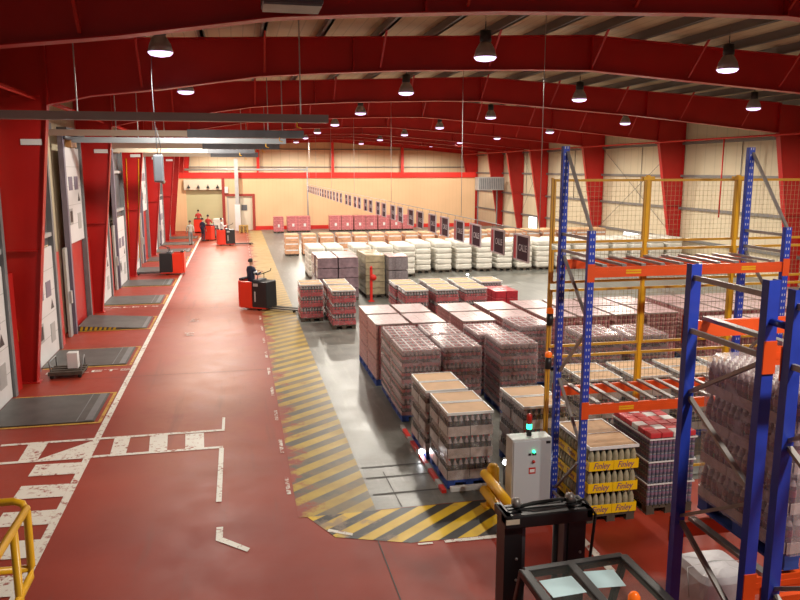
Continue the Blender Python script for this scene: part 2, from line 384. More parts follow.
# ------------------------------------------------------------------ portal frames
FR=[12.5,20.2,30.0,39.85,49.7,59.5,65.,70.3,78.4]
BOT=[(-4.42,6.95),(-3.4,7.18),(-1.67,7.38),(.69,7.74),(2.2,7.85),(4.35,7.98),(8,8.1),(9.8,8.12),(12,7.97),(16.8,7.64),(23.74,7.0)]
def botz(x):
    for (a,b),(c,d) in zip(BOT,BOT[1:]):
        if a<=x<=c: return b+(d-b)*(x-a)/(c-a)
ORD=['first','second','third','fourth','fifth','sixth','seventh','eighth','ninth','tenth','eleventh','twelfth','thirteenth','fourteenth','fifteenth','sixteenth','seventeenth','eighteenth','nineteenth','twentieth']
def sweep(g,pts,y,wd,t):
    """flange plate following a profile in the x-z plane"""
    for a,b in zip(pts,pts[1:]):
        d=Vector((b[0]-a[0],0,b[1]-a[1])).normalized();n=Vector((-d.z,0,d.x))*t
        vs=[]
        for p in (a,b):
            for yy in (y-wd/2,y+wd/2):
                vs.append((p[0],yy,p[1]));vs.append((p[0]+n.x,yy,p[1]+n.z))
        g.add(vs,[(0,1,3,2),(4,6,7,5),(0,4,5,1),(2,3,7,6),(0,2,6,4),(1,5,7,3)])
def portal(y,i):
    t=thing('steel_portal_frame','red steel portal frame spanning the hall, %s from the stair rail'%ORD[i],'steel frame',(0,y,0),0,'red portal frames')
    # left column
    lw=[(-5.68,0),(-5.17,0),(-4.42,6.95),(-4.42,8.45),(-5.68,8.4)]
    g=G();g.prism(lw,-.008,.008);sweep(g,[(-5.17,0),(-4.42,6.95)],0,.26,.02);sweep(g,[(-5.70,8.4),(-5.70,0)],0,.26,.02)
    g.box(-5.62,-.12,3.38,-4.9,.12,3.4);g.box(-5.75,-.16,0,-5.1,.16,.03)
    c=obj('column',g,[RED],t)
    if 0<i<6:
        g=G();g.box(-5.1,-.05,5.98,-4.62,-.02,6.12);obj('number_plate',g,[STRAP],c)
    rw=[(25.38,0),(24.98,0),(23.74,7.0),(23.74,8.24),(25.38,8.15)]
    g=G();g.prism(rw,-.008,.008);sweep(g,[(23.74,7.0),(24.98,0)],0,.28,.02);sweep(g,[(25.40,0),(25.40,8.15)],0,.26,.02)
    g.box(24.4,-.12,3.3,25.38,.12,3.32);g.box(24.9,-.16,0,25.45,.16,.03)
    obj('column',g,[RED],t)
    # rafter
    top=[(x,roofz(x)-.02) for x in (-4.42,9.8,23.74)]
    g=G();g.prism([(a,b) for a,b in BOT]+top[::-1],-.008,.008)
    sweep(g,[(a,b-.02) for a,b in BOT],0,.3,.022);sweep(g,top,0,.3,.02)
    for x in (-4.4,3.1,9.8,17.2,23.7):
        g.box(x-.02,-.15,botz(max(-4.42,min(23.74,x))),x+.02,.15,roofz(x)-.03)
    obj('rafter',g,[RED],t)
    for x in PX[1:-1]:
        if i<5 and int(round((x+5.2)/1.5))%2==0 and -3<x<23:
            g=G();g.bar((x,-.1,botz(x)+.08),(x,-1.05,roofz(x)+.05),.05,.05);obj('fly_brace',g,[RED],t)
    return t
frames=[portal(y,i) for i,y in enumerate(FR)]
# sprinkler pipes: thin red ones under the roof and along the walls
for i,(x,z,n,lab) in enumerate(((-4.95,7.2,REDT,'rusty red pipe running along the top of the dock wall'),(23.6,6.9,REDT,'thin red sprinkler pipe along the top of the cladding by the mesh fence'))):
    g=G();g.tube([(x,4,z),(x,78.2,z)],.06 if i==0 else .045,8)
    if i==0: g.tube([(x+.25,4,z-.12),(x+.25,78.2,z-.12)],.035,6)
    p=obj('sprinkler_pipe',g,[REDT]);tag(p,lab,'pipe')
    if i==1:
        g=G();g.tube([(x,33.6,z),(x,33.6,3.0)],.035,6);obj('drop_pipe',g,[REDT],p)
    for y in FR:
        g=G();g.box(x-.3 if i==0 else x-.05,y-.02,z-.08,x+.36 if i==0 else x+.2,y+.02,z-.04);obj('bracket',g,[REDT],p)
for i,(y,) in enumerate(((14.6,),(23.4,),(33.,))):
    g=G()
    pts=[(x,y,roofz(x)-.12) for x in (-5.2,9.8,25.0)];g.tube(pts,.03,6)
    for x in PX[1::3]: g.tube([(x,y,roofz(x)-.1),(x,y,roofz(x)+.02)],.012,5)
    tag(obj('roof_pipe',g,[REDT]),'thin red pipe hung across the roof just beyond the %s steel frame'%ORD[i],'pipe','roof pipes')
# X bracing rods on the right wall
def bay(y0,y1,i):
    g=G();g.tube([(XR-.2,y0,1.4),(XR-.2,y1,6.8)],.016,6);g.tube([(XR-.24,y0,6.8),(XR-.24,y1,1.4)],.016,6)
    tag(obj('brace_rod',g,[GIRT]),'pair of thin crossed steel rods bracing the cladding bay %s'%('behind the mesh fence' if i==0 else 'beside the back partition'),'bracing')
bay(40.1,49.5,0);bay(59.7,64.8,1)

# ------------------------------------------------------------------ lamps
lamp0=None
def lamp(x,y,z,lab):
    global lamp0
    if lamp0 is None:
        t=thing('high_bay_lamp',lab,'lamp',(x,y,z),0,'high bay lamps')
        g=G();g.lathe([(.05,.62),(.13,.60),(.14,.36),(.11,.33)],12);g.tube([(0,0,.60),(0,0,.80)],.012,6);obj('ballast',g,[BLACK],t)
        g=G();g.lathe([(.11,.35),(.15,.30),(.22,.18),(.27,.0),(.265,.0),(.21,.17),(.14,.28)],20,0,cap=False);obj('shade',g,[SHADE],t)
        g=G();g.lathe([(.255,.03),(.255,-.015),(.21,-.06),(.10,-.085),(.01,-.09)],20);obj('lens',g,[LENS],t)
        lamp0=t
    else:
        t=copy_tree(lamp0);t.location=(x,y,z);t['label']=lab
    g=G();hz=roofz(x)+.02-z
    g.tube([(0,0,.78),(0,0,hz)],.008,5);obj('hanger',g,[GIRT],t)
    L=bpy.data.lights.new('bay_and_fill_light','SPOT');L.energy=LPOW*(.95 if y<20 else 1.0 if y<30 else 1.2 if y<40 else 1.3)*(1 if x>0 else .55 if y<20 else .8 if y<30 else 1.35 if y<60 else 1.5);L.color=LCOL;L.shadow_soft_size=.2;L.spot_size=math.radians(174);L.spot_blend=.35
    lo=bpy.data.objects.new('bay_and_fill_light',L);COL.objects.link(lo);lo.location=(x,y,z-.30)
    return t
LPOW=1020;LCOL=(1,.93,.81)
RN=['in the dock side row','in the second row','in the ridge row','in the outer wall row']
LX=[(-1.48,7.84),(5.75,7.95),(12.1,7.85),(19.2,7.66)]
for j,y in enumerate((17.3,25.7,35.4,44.8,54.6,64.3,74.2)):
    for i,(x,z) in enumerate(LX):
        lamp(x,y,z,'high bay lamp %s, %s along from the stair rail'%(RN[i],ORD[j]))
for i,(x,z) in enumerate(LX[:3]):  # unseen fill lights without fixtures, added to brighten the foreground
    if i!=0:
        L=bpy.data.lights.new('bay_and_fill_light','SPOT');L.energy=LPOW*1.5;L.color=LCOL;L.shadow_soft_size=.2;L.spot_size=math.radians(174);L.spot_blend=.35
        lo=bpy.data.objects.new('bay_and_fill_light',L);COL.objects.link(lo);lo.location=(x,2.5,z)
# heater hung under the first frame
t=thing('hanging_heater_box','grey metal heater box hung below the first red steel frame','heater',(.85,11.2,7.62))
g=G();g.box(-.42,-.3,.03,.42,.3,.62);obj('casing',g,[DGREY],t,.02)
g=G();g.box(-.40,-.28,0,.40,.28,.03);obj('grille',g,[MGREY],t)
g=G();g.tube([(.45,0,.3),(.6,.1,.6),(.5,.2,1.0)],.02,6);obj('cable',g,[YEL],t)
g=G()
for x in (-.35,.35): g.tube([(x,0,.6),(x,0,roofz(.85)-7.60)],.012,5)
obj('hanger',g,[GIRT],t)

# ------------------------------------------------------------------ dock lane
def dock(i,yc,raised):
    t=bpy.data.objects.new('door_%d'%(i+3),None);COL.objects.link(t);t.location=(-5.52,yc,0);struct(t)
    g=G();g.box(-.03,-1.2,0,.0,1.2,3.15,0)
    obj('door_opening',g,[RED if raised else DGREY],t)
    z=2.95 if raised else .02
    g=G();g.box(.04,-1.22,z,.10,1.22,z+3.15);p=obj('door_panel',g,[WHITEP],t,.01)
    g=G()
    for k in range(1,5): g.box(.10,-1.2,z+k*.63-.008,.103,1.2,z+k*.63+.008)
    obj('panel_joint',g,[LGREY],p)
    g=G()
    for a in (-.75,.15): g.box(.10,a,z+1.75,.115,a+.55,z+2.2)
    obj('pane',g,[PURPLE],p)
    g=G();g.box(.10,-.95,z+.62,.112,-.45,z+1.15);g.box(.10,.35,z+.4,.112,.85,z+.95);obj('notice',g,[LGREY,],p)
    g=G();g.add([(.102,.55,z+1.35),(.102,.95,z+1.35),(.102,.75,z+1.65)],[(0,1,2)]);g.box(.112,-.88,z+.7,.114,-.52,z+1.07);obj('warning_mark',g,[BLACK],p)
    for s in (-1,1):
        g=G();g.box(.0,s*1.36-.10,0,.16,s*1.36+.10,6.5);obj('door_track',g,[PURPLE if s<0 else MGREY],t)
    g=G();g.box(0,-1.46,6.5,.3,1.46,6.72);g.tube([(.2,-1.4,6.4),(.2,1.4,6.4)],.07,8);obj('door_header',g,[DGREY],t)
    g=G();g.box(.02,-.4,6.12,.2,.5,6.36);obj('motor_box',g,[pm('tan motor box',(.45,.22,.08),.5)],t)
    if not raised:
        g=G();g.box(-.02,-1.25,3.2,.0,1.25,6.4);obj('upper_panel',g,[DGREY],t)
        g=G()
        for zz in (3.45,5.2): g.box(.0,-1.26,zz,.12,1.26,zz+.12)
        obj('crossbar',g,[LGREY],t)
    g=G();g.box(0,1.5,0,.10,2.05,2.9);obj('impact_panel',g,[RED],t)
    g=G();g.box(0,-1.95,0,.08,-1.6,2.9);g.box(.08,-1.86,1.1,.16,-1.68,1.5);obj('control_post',g,[LGREY],t)
for i,yc in enumerate(DOCK): dock(i,yc,i in (2,6))
HAZ=pm('hazard stripe',(.6,.42,.02),.5)
for i,yc in enumerate(DOCK):
    t=thing('dock_leveller','dark steel dock leveller plate set in the floor, %s along the dock lane'%ORD[i],'dock leveller',(-4.3,yc,0.008),0,'dock levellers')
    g=G()
    if i==2:
        g.add([(-1.1,-1.05,.0),(1.1,-1.05,.0),(1.1,1.05,.0),(-1.1,1.05,.0),(-1.1,-1.05,.16),(1.1,-1.05,.02),(1.1,1.05,.02),(-1.1,1.05,.16)],[(3,2,1,0),(4,5,6,7),(0,1,5,4),(1,2,6,5),(2,3,7,6),(3,0,4,7)])
    else: g.box(-1.1,-1.05,0,1.1,1.05,.022)
    obj('plate',g,[pm('worn steel plate',(.12,.115,.11),.5,.4,var=.3,scale=2) if i==0 else bpy.data.materials['worn steel plate']],t)
    g=G();g.box(.72,-1.05,.024,.74,1.05,.03);g.box(.9,-1.0,.024,1.05,1.0,.03);obj('hinge_lip',g,[MGREY],t)
    if i==2:
        g=G()
        for k in range(8):
            x=-1.05+k*.15;h=.15-.0636*(x+1.1)
            g.add([(x,-1.056,.01),(x+.08,-1.056,.01),(x+.12,-1.056,h),(x+.04,-1.056,h)],[(0,1,2,3)])
        obj('hazard_stripes',g,[HAZ],t)
# steel beams across the dock lane
BGREY=pm('blue grey beam paint',(.30,.33,.36),.45,.1)
BE=[(17.2,2.05,6.50,BGREY,.085),(22.4,1.95,6.38,CREAM,.08),(27.3,1.75,6.36,BGREY,.09),(32.2,1.8,6.32,CREAM,.10),(37.1,.9,6.25,CREAM,.10),(42.0,1.2,6.15,CREAM,.10)]
for i,(y,x1,z,mt,h) in enumerate(BE):
    t=thing('dock_beam','%s steel beam hung across the dock lane, %s from the yellow stair rail'%('dark grey' if mt is BGREY else 'cream and grey',ORD[i]),'beam',(0,y,z),0,'beams across the dock lane')
    g=G();xa=-1.3 if mt is CREAM else x1
    g.box(-5.5,-.13,-h,xa,.13,h);obj('beam',g,[mt],t)
    if mt is CREAM:
        g=G();g.box(xa,-.16,-h-.02,x1,.16,h+.03);obj('outer_beam',g,[DGREY],t)
    g=G()
    for x in (-3.2,x1-.6): g.tube([(x,0,h),(x,0,roofz(x)-z+.02)],.015,5)
    obj('hanger',g,[LGREY],t)
    g=G();g.tube([(x1-.7,-.15,-h),(x1-.7,-.15,-h-.1),(x1-.6,-.15,-h-.14)],.015,5);obj('hook',g,[YEL],t)
# pendant
t=thing('hanging_plastic_box','pale blue plastic box hanging on a long cable over the dock lane','hanging box',(-1.71,18.,5.1))
g=G();g.box(-.11,-.09,0,.11,.09,.62);obj('box',g,[PVC],t,.04)
g=G();g.tube([(0,0,.6),(-.02,0,.8),(-.05,0,2.2),(0,0,roofz(-1.71)-5.1+.02)],.009,5);g.tube([(.06,0,.6),(.06,0,.8),(.0,0,1.2)],.008,5);obj('cable',g,[DGREY],t)
g=G();g.lathe([(.03,-.03),(.05,0),(.05,.04)],8,0,(.08,0,0));obj('switch',g,[CREAM],t)
# yellow conduit loop on third column
g=G();g.tube([(-5.3,39.80,5.9),(-5.42,39.80,.95),(-4.95,39.80,.95),(-4.72,39.80,5.9)],.02,6)
tag(obj('conduit_loop',g,[YEL]),'thin yellow conduit loop fixed on the red column by the parked truck','conduit')
# beacon by first column
t=thing('warning_beacon','orange and yellow warning beacon on the red column nearest the zebra crossing','beacon',(-5.62,20.05,1.1))
g=G();g.box(-.09,-.08,0,.09,.08,.3);obj('housing',g,[YEL],t,.01)
g=G();g.lathe([(.07,.3),(.07,.42),(.04,.46)],12);obj('lens',g,[ORL],t)
g=G();g.bar((0,.0,.05),(-.1,.14,.05),.05,.05);obj('bracket',g,[MGREY],t)
# ladder rung arms: thin grey arms at door side
# dolly with carton
t=thing('flat_dolly','low dark dolly with bent handles beside the second dock leveller','dolly',(-4.55,20.75,0))
g=G();g.box(-.42,-.42,.10,.42,.42,.16)
for k in range(4): g.box(-.42,-.40+.22*k,.16,.42,-.30+.22*k,.185)
obj('deck',g,[WOODD],t)
for a in (-.34,.34):
    for b in (-.34,.34):
        g=G();g.lathe([(.05,-.02),(.05,.02)],12,0,xf=Matrix.Translation((a,b,.05))@Matrix.Rotation(PI/2,4,'X'));obj('wheel',g,[RUBBER],t)
for s in (-1,1):
    g=G();g.tube([(s*.36,-.3,.16),(s*.42,-.2,.42),(s*.36,.3,.46),(s*.36,.36,.16)],.02,6);obj('handle',g,[MGREY],t)
t=tag(obj('carton',G().box(-.13,-.12,0,.13,.12,.42),[STRAP],None,.01),'small white upright carton standing on the low dark dolly','carton');t.location=(-4.42,20.8,.187)
# roof-side services on top of the partition
g=G();g.tube([(-4.4,68.6,5.35),(6.2,68.6,5.35)],.09,8)
for x in (-3,-.5,2,4.5,6): g.box(x-.03,68.55,5.1,x+.03,68.85,5.3)
tag(obj('service_pipe',g,[LGREY]),'pale grey pipe lying along the top of the back partition','pipe')
g=G();g.tube([(6.25,68.65,5.6),(6.25,68.65,0)],.06,8);g.box(6.18,68.7,5.2,6.32,68.9,5.3)
tag(obj('down_pipe',g,[LGREY]),'thin grey downpipe on the back partition behind the pink crates','pipe')
t=thing('vertical_duct','grey square duct above a white cabinet beside the small back doorway','duct',(.0,68.2,0))
g=G();g.box(-.16,-.15,2.3,.16,.15,6.3);obj('duct',g,[LGREY],t)
g=G();g.box(-.24,-.2,0,.24,.2,2.3);obj('cabinet',g,[WHITEP],t,.02)
t=thing('wall_unit','small white electric box on the partition above the small doorway','electric box',(-1.0,68.75,3.3));t.location=(-.9,68.74,3.3)
g=G();g.box(-.15,-.12,0,.15,.14,.55);obj('housing',g,[WHITEP],t,.02)
t=thing('air_unit','grey ribbed ventilation unit mounted at the outer end of the partition','ventilation unit',(23.3,68.1,3.45))
g=G();g.box(-1.25,-.6,0,1.25,.6,1.2);obj('casing',g,[LGREY],t,.03)
g=G()
for k in range(14): g.box(-1.2+k*.18,-.62,.1,-1.12+k*.18,-.6,1.1)
obj('grille',g,[MGREY],t)
g=G();g.box(-1.0,.5,0,-.9,.6,-3.45);g.box(.9,.5,0,1.0,.6,-3.45);obj('leg',g,[MGREY],t)

# ------------------------------------------------------------------ hanging lane signs
SX=6.1
SY=[15.6,17.15,18.9,20.4,21.95,23.4,25.1,26.5,28.3,29.7,31.6,33.0,34.9,36.3,38.2,39.6,41.5,42.9]+[45.2+1.62*k for k in range(14)]
sg0=None
for i,y in enumerate(SY):
    if sg0 is None:
        t=thing('lane_sign','','sign',(SX,y,3.42),0,'hanging lane signs')
        g=G();g.box(-.012,-.44,0,.012,.20,.52);obj('board',g,[SIGNP],t)
        g=G();g.box(-.012,.26,0,.012,.43,.52);obj('stripe',g,[SIGNR],t)
        g=G();g.box(-.018,.20,-.02,.018,.26,.54);g.box(-.018,-.46,.52,.018,.45,.56);g.box(-.018,-.46,-.03,.018,.45,0);g.box(-.018,-.47,-.03,.018,-.44,.56);g.box(-.018,.43,-.03,.018,.46,.56);obj('frame',g,[SIGNF],t)
        Mx=Matrix.Translation((-.014,-.12,.26))@Matrix(((0,0,-1,0),(-1,0,0,0),(0,1,0,0),(0,0,0,1)))
        text('lettering','CALLE',.19,SIGNW,t,Mx@Matrix.Diagonal((.9,1.1,1,1)),.001)
        g=G()
        for a in (-.38,.38): g.tube([(0,a,.54),(0,a,.66)],.006,5)
        obj('hanger',g,[GIRT],t);sg0=t
    else:
        t=copy_tree(sg0);t.location=(SX,y,3.42)
    t['label']='plum lane sign with red stripe, number %d along the hanging rail from the racking'%(i+1)
g=G();g.tube([(SX,14.5,4.09),(SX,68.8,4.09)],.010,6)
for y in (14.6,20.2,30,39.85,49.7,59.5,65): g.tube([(SX,y,4.09),(SX,y,8.05 if y!=14.6 else roofz(SX)+.02)],.008,5)
tag(obj('sign_rail',g,[LGREY]),'thin grey rail hung from the roof carrying the plum lane signs','rail')

# ------------------------------------------------------------------ pallet loads
def pallet_mesh(mat,wx=.8,ly=1.2):
    g=G()
    for x in (-wx/2,-.072,wx/2-.145): g.box(x,-ly/2,0,x+.145 if x>-.3 and x<0 else x+.145,ly/2,.022)
    for x in (-wx/2,-.072,wx/2-.145):
        for y in (-ly/2,-.072,ly/2-.145): g.box(x+.005,y,.022,x+.14,y+.145,.10)
    for y in (-ly/2,-.072,ly/2-.145): g.box(-wx/2,y,.10,wx/2,y+.145,.122)
    n=7
    for k in range(n):
        x=-wx/2+k*(wx-.1)/(n-1);g.box(x,-ly/2,.122,x+.1,ly/2,.144)
    return mesh('pallet',g,[mat])
PB,PD,PW=pallet_mesh(BLUEP),pallet_mesh(WOODD),pallet_mesh(WOOD)
def bottle_layer(nx,ny,h,tray,full=False,wx=.8,ly=1.2,cm=(0,0,1,0,2,3),trayh=.26,base=0.):
    """mats: 0 bottle 1 label 2 neck 3 cap 4 tray 5 core"""
    g=G();r=min(wx/nx,ly/ny)/2*.97
    prof=[(r*.9,0),(r,.03),(r,h*.42),(r,h*.60),(r*.9,h*.70),(r*.36,h*.90),(r*.38,h*.99)]
    ml=[cm[0],cm[1],cm[2],cm[3],cm[4],cm[5]]
    for i in range(nx):
        for j in range(ny):
            edge=i in(0,nx-1) or j in(0,ny-1)
            if not(edge or full): continue
            x=-wx/2+(i+.5)*wx/nx;y=-ly/2+(j+.5)*ly/ny
            if edge: g.lathe(prof,7,ml,(x,y,base))
            else: g.lathe(prof[3:],6,ml[3:],(x,y,base))
    e=2*r*1.05
    g.box(-wx/2+e,-ly/2+e,base,wx/2-e,ly/2-e,base+h*.62,5)
    # tray band in packs: gaps between packs show
    if tray is not None:
        npx,npy=2,(3 if ly>1 else 2)
        for (n,a,ln) in ((npx,'x',wx),(npy,'y',ly)):
            for k in range(n):
                u0=-ln/2+k*ln/n+.006;u1=-ln/2+(k+1)*ln/n-.006
                for s in (-1,1):
                    if a=='x': g.box(u0,s*(ly/2+.004)-.004,base,u1,s*(ly/2+.004)+.004,base+h*trayh,4)
                    else: g.box(s*(wx/2+.004)-.004,u0,base,s*(wx/2+.004)+.004,u1,base+h*trayh,4)
    return g
def film_mesh(wx,ly,z0,z1,mat):
    g=G();a=.022;b=.05
    P=lambda i,s: None
    def ring(z,d):
        X,Y=wx/2+d,ly/2+d
        return [(-X+b,-Y,z),(X-b,-Y,z),(X,-Y+b,z),(X,Y-b,z),(X-b,Y,z),(-X+b,Y,z),(-X,Y-b,z),(-X,-Y+b,z)]
    n=7;zs=[z0+(z1-.05-z0)*k/(n-1) for k in range(n)]
    vs=[]
    for k,z in enumerate(zs): vs+=ring(z,a+(.006 if k%2 else 0))
    vs+=ring(z1,-.02)
    fs=[]
    for k in range(n):
        for i in range(8): fs.append((k*8+i,k*8+(i+1)%8,(k+1)*8+(i+1)%8,(k+1)*8+i))
    fs.append(tuple(n*8+i for i in range(8)))
    g.add(vs,fs,0,None,False);return mesh('stretch_film',g,[mat])
MATB=[COLA,LABEL,CLEARB,CAPR,TRAYP,BLACK]
def mk_two_sheets(z,mat,wx=.8,ly=1.2,lip=STRAP):
    g=G()
    out=[]
    for s in (-1,1):
        g=G();y0,y1=(-ly/2,-.034) if s<0 else (.034,ly/2)
        g.box(-wx/2-.01,y0,z,wx/2+.01,y1,z+.018,0)
        for a in ((-wx/2-.012,y0-.004,wx/2+.012,y0+.012),(-wx/2-.012,y1-.012,wx/2+.012,y1+.004)): g.box(a[0],a[1],z-.02,a[2],a[3],z+.028,1)
        for x in (-wx/2,wx/2): g.box(x-.012,y0,z-.02,x+.012,y1,z+.028,1)
        out.append(mesh('cardboard_sheet',g,[mat,lip]))
    return out
def load_parts(kind):
    """list of (name, mesh, z) making up one pallet load"""
    L=[]
    if kind in('tan','tanred'):
        tm=TRAYP if kind=='tan' else TRAYR
        lm=mesh('bottle_layer',bottle_layer(8,6,.375,tm,ly=.555,trayh=.45 if kind=='tan' else .38),[COLA,LABEL if kind!='tan' else COLA,CLEARB,CAPR,tm,BLACK])
        L.append(('pallet',PB if kind=='tan' else PD,0))
        for k in range(3):
            for s in (-1,1): L.append(('bottle_layer',lm,(0,s*.312,.146+.39*k)))
        for m in mk_two_sheets(1.318,KRAFT): L.append(('cardboard_sheet',m,0))
        for s in (-1,1): L.append(('stretch_film',film_mesh(.8,.555,.146,1.30,FILM),(0,s*.312,0)))
    elif kind in('wrap','wrap_low'):
        n=4 if kind=='wrap' else 3
        TRD=pm('dusty red tray',(.50,.17,.19),.3,var=.3,scale=7)
        lm=mesh('bottle_layer',bottle_layer(9,13,.345,TRAYR,trayh=.2),MATB[:4]+[TRD,BLACK])
        g=bottle_layer(9,13,.345,TRAYR,True,trayh=.2)
        for k in range(4):
            x=-.385+k*.205;g.box(x,-.6,.338,x+.03,.6,.352,6)
        for k in range(5):
            y=-.6+k*.29;g.box(-.4,y,.338,.4,y+.035,.352,6)
        lt=mesh('bottle_layer',g,[COLA,LABEL,CLEARB,CAPR,TRD,BLACK,pm('dull pink tape',(.55,.42,.42),.35)])
        L.append(('pallet',PB,0))
        for k in range(n): L.append(('bottle_layer',lm if k<n-1 else lt,.146+.36*k))
        L.append(('stretch_film',film_mesh(.8,1.2,.13,.146+.36*n+.01,FILM2),0))
    elif kind=='cans':
        L.append(('pallet',PB,0))
        nx,ny,nr=12,18,11;h=.122
        for part in range(3):
            g=G();rows=range(part*4,min(nr,part*4+4));zb=part*4*h
            for i in range(nx):
                for j in range(ny):
                    if i in(0,nx-1) or j in(0,ny-1):
                        x=-.4+(i+.5)*.8/nx;y=-.6+(j+.5)*1.2/ny
                        pr=[];ms=[]
                        for q in rows:
                            z=q*h-zb;pr+=[(.026,z),(.0328,z+.012),(.0328,z+h*.5),(.0328,z+h-.014)];c_=((i+j)%2);ms+=[3,c_,c_,3]
                        g.lathe(pr,5,ms[:len(pr)-1],(x,y,0),a0=.3)
            g.box(-.34,-.54,0,.34,.54,len(rows)*h-.005,1)
            L.append(('can_layers',mesh('can_layers',g,[CANP,CAND,CAPW,pm('can rim',(.50,.26,.25),.3) if part==0 else bpy.data.materials['can rim']]),.146+zb))
        g=G();z=.146+nr*h-.006
        g.box(-.405,-.605,z,.405,.605,z+.012,0)
        g.box(-.41,-.61,z-.02,.41,-.595,z+.016,1);g.box(-.41,.595,z-.02,.41,.61,z+.016,1)
        for x in (-.41,.395): g.box(x,-.61,z-.02,x+.015,.61,z+.016,1)
        for x in (-.13,.13): g.box(x-.004,-.6,z+.012,x+.004,.6,z+.015,1)
        L.append(('top_sheet',mesh('top_sheet',g,[CANTOP,TRAYP]),0))
    elif kind=='white':
        L.append(('pallet',PD,0))
        for k in range(5):
            g=G();rn=random.Random(k+3);a=.40;b=.60
            z0,z1=0,.285
            prof=[(.94,0),(1.0,.06),(1.01,.14),(1.0,.22),(.93,.285)]
            vs=[];n=16
            for s,z in prof:
                for i in range(n):
                    t=2*PI*i/n;cx=math.copysign(abs(math.cos(t))**.28,math.cos(t));cy=math.copysign(abs(math.sin(t))**.28,math.sin(t))
                    d=1+rn.uniform(-.018,.018);vs.append((cx*a*s*d*1.04,cy*b*s*d*1.03,z+rn.uniform(-.008,.008)))
            fs=[(j*n+i,j*n+(i+1)%n,(j+1)*n+(i+1)%n,(j+1)*n+i) for j in range(4) for i in range(n)]
            fs.append(tuple(4*n+i for i in range(n)));fs.append(tuple(range(n))[::-1])
            g.add(vs,fs,0,None,False);L.append(('sack_layer',mesh('sack_layer',g,[WHITEB]),.146+.288*k))
    elif kind in('lilac','olive','greylilac'):
        m={'lilac':LILAC,'olive':OLIVE,'greylilac':GLIL}[kind];n={'lilac':4,'olive':6,'greylilac':3}[kind];hh=1.65/n
        L.append(('pallet',PD,0))
        for k in range(n):
            g=G();z=0;g.taper(-.41,-.61,.41,.61,z,z+hh*.93,.012);
            for i in range(6): g.box(-.40+i*.135,-.616,z+.03,-.40+i*.135+.12,-.606,z+hh*.85)
            for i in range(9): g.box(-.416,-.6+i*.135,z+.03,-.406,-.6+i*.135+.12,z+hh*.85)
            L.append(('wrapped_layer',mesh('wrapped_layer',g,[m]),.146+hh*k))
        g=G();g.box(-.40,-.60,.146+1.65-.01,.40,.60,.146+1.65+.012);L.append(('top_sheet',mesh('top_sheet',g,[CANTOP if kind!='olive' else OLIVE]),0))
    elif kind=='peach':
        L.append(('pallet',PD,0))
        for k in range(3):
            g=G();g.box(-.41,-.61,0,.41,.61,.46,0);g.box(-.36,-.615,.24,.36,-.61,.34,1);g.box(-.415,-.5,.24,-.41,.5,.34,1)
            g.box(-.003,-.616,0,.003,-.61,.46,2)
            L.append(('carton_layer',mesh('carton_layer',g,[PEACH,STRAP,KRAFT]),.146+.475*k))
        g=G();g.taper(-.42,-.62,.42,.62,1.565,1.64,.05);L.append(('top_cover',mesh('top_cover',g,[KRAFT]),0))
    elif kind=='crate':
        L.append(('pallet',PD,0))
        for k in range(4):
            g=G();g.box(-.40,-.60,0,.40,.60,.30,1)
            for i in range(5): g.box(-.41+i*.195,-.62,0,-.41+i*.195+.04,-.60,.3,0)
            for zz in (0,.13,.26): g.box(-.41,-.625,zz,.41,-.6,zz+.05,0);g.box(-.425,-.6,zz,-.4,.6,zz+.05,0)
            for i in range(7): g.box(-.42,-.6+i*.193,0,-.40,-.6+i*.193+.04,.3,0)
            L.append(('crate_layer',mesh('crate_layer',g,[PINKC,pm('crate bottles',(.55,.14,.16),.4)]),.146+.31*k))
        g=G();g.box(-.08,-.635,.5,.08,-.625,.75);L.append(('paper_label',mesh('paper_label',g,[STRAP]),0))
    return L
protos={}
def place(kind,x,y,label,group,z=0,sx=1,sy=1,sz=1,jit=1.2,parts=None):
    """x,y = front corner nearest the aisle; the load fills .8 by 1.2 (times the scale)"""
    cx,cy=x+.4*sx,y+.6*sy
    if kind not in protos:
        t=thing('pallet_load',label,'pallet load',(0,0,0))
        for n,me,dz in load_parts(kind): obj(n,me,None,t,0,dz if isinstance(dz,tuple) else (0,0,dz))
        protos[kind]=t
    else: t=copy_tree(protos[kind])
    t.location=(cx,cy,z);t.scale=(sx,sy,sz);t.rotation_euler=(0,0,math.radians(random.uniform(-jit,jit)))
    t['label']=label;t['category']='pallet load'
    t['group']=group
    return t
FL=.0035
# front tan stacks
GT='tan topped bottle pallets'
place('tan',3.34,11.66,'tan topped pallet of dark bottles, foremost beside the yellow barrier',GT,FL,jit=.3)
place('tan',3.30,13.0,'tan topped pallet of dark bottles just behind the foremost one by the barrier',GT,FL,jit=.3)
place('tan',4.72,11.72,'tan topped pallet of dark bottles behind the grey cabinet with signal light',GT,FL,jit=.3)
for i,x in enumerate((6.5,7.57,8.65,9.72)):
    place('tan',x,13.05,'tan topped pallet of dark bottles behind the mesh fence, %s from the aisle'%ORD[i],GT,FL)
# wrapped bottle pallets
GW='film wrapped bottle pallets'
WR=[(3.36,15.2,1.05,'beside the aisle, just behind the foremost tan stacks'),(3.38,16.52,1.05,'beside the aisle, second behind the foremost tan stacks'),(4.32,15.3,1.05,'second column from the aisle, front one'),(4.32,16.6,1.05,'second column from the aisle, behind the front one'),
    (5.65,15.32,1.05,'third column from the aisle, tallest and in front'),(5.55,16.75,1.02,'third column from the aisle, mostly hidden behind the front one'),(6.72,17.05,1.05,'fourth column from the aisle'),(7.82,15.65,1.15,'behind the mesh fence, nearer the aisle'),(8.92,15.5,1.15,'behind the mesh fence, farther from the aisle')]
for x,y,s,l in WR: place('wrap',x-.04,y,'film wrapped bottle pallet '+l,GW,FL,sx=s,sy=.98,sz=1.0 if l.find('hidden')<0 else .95)
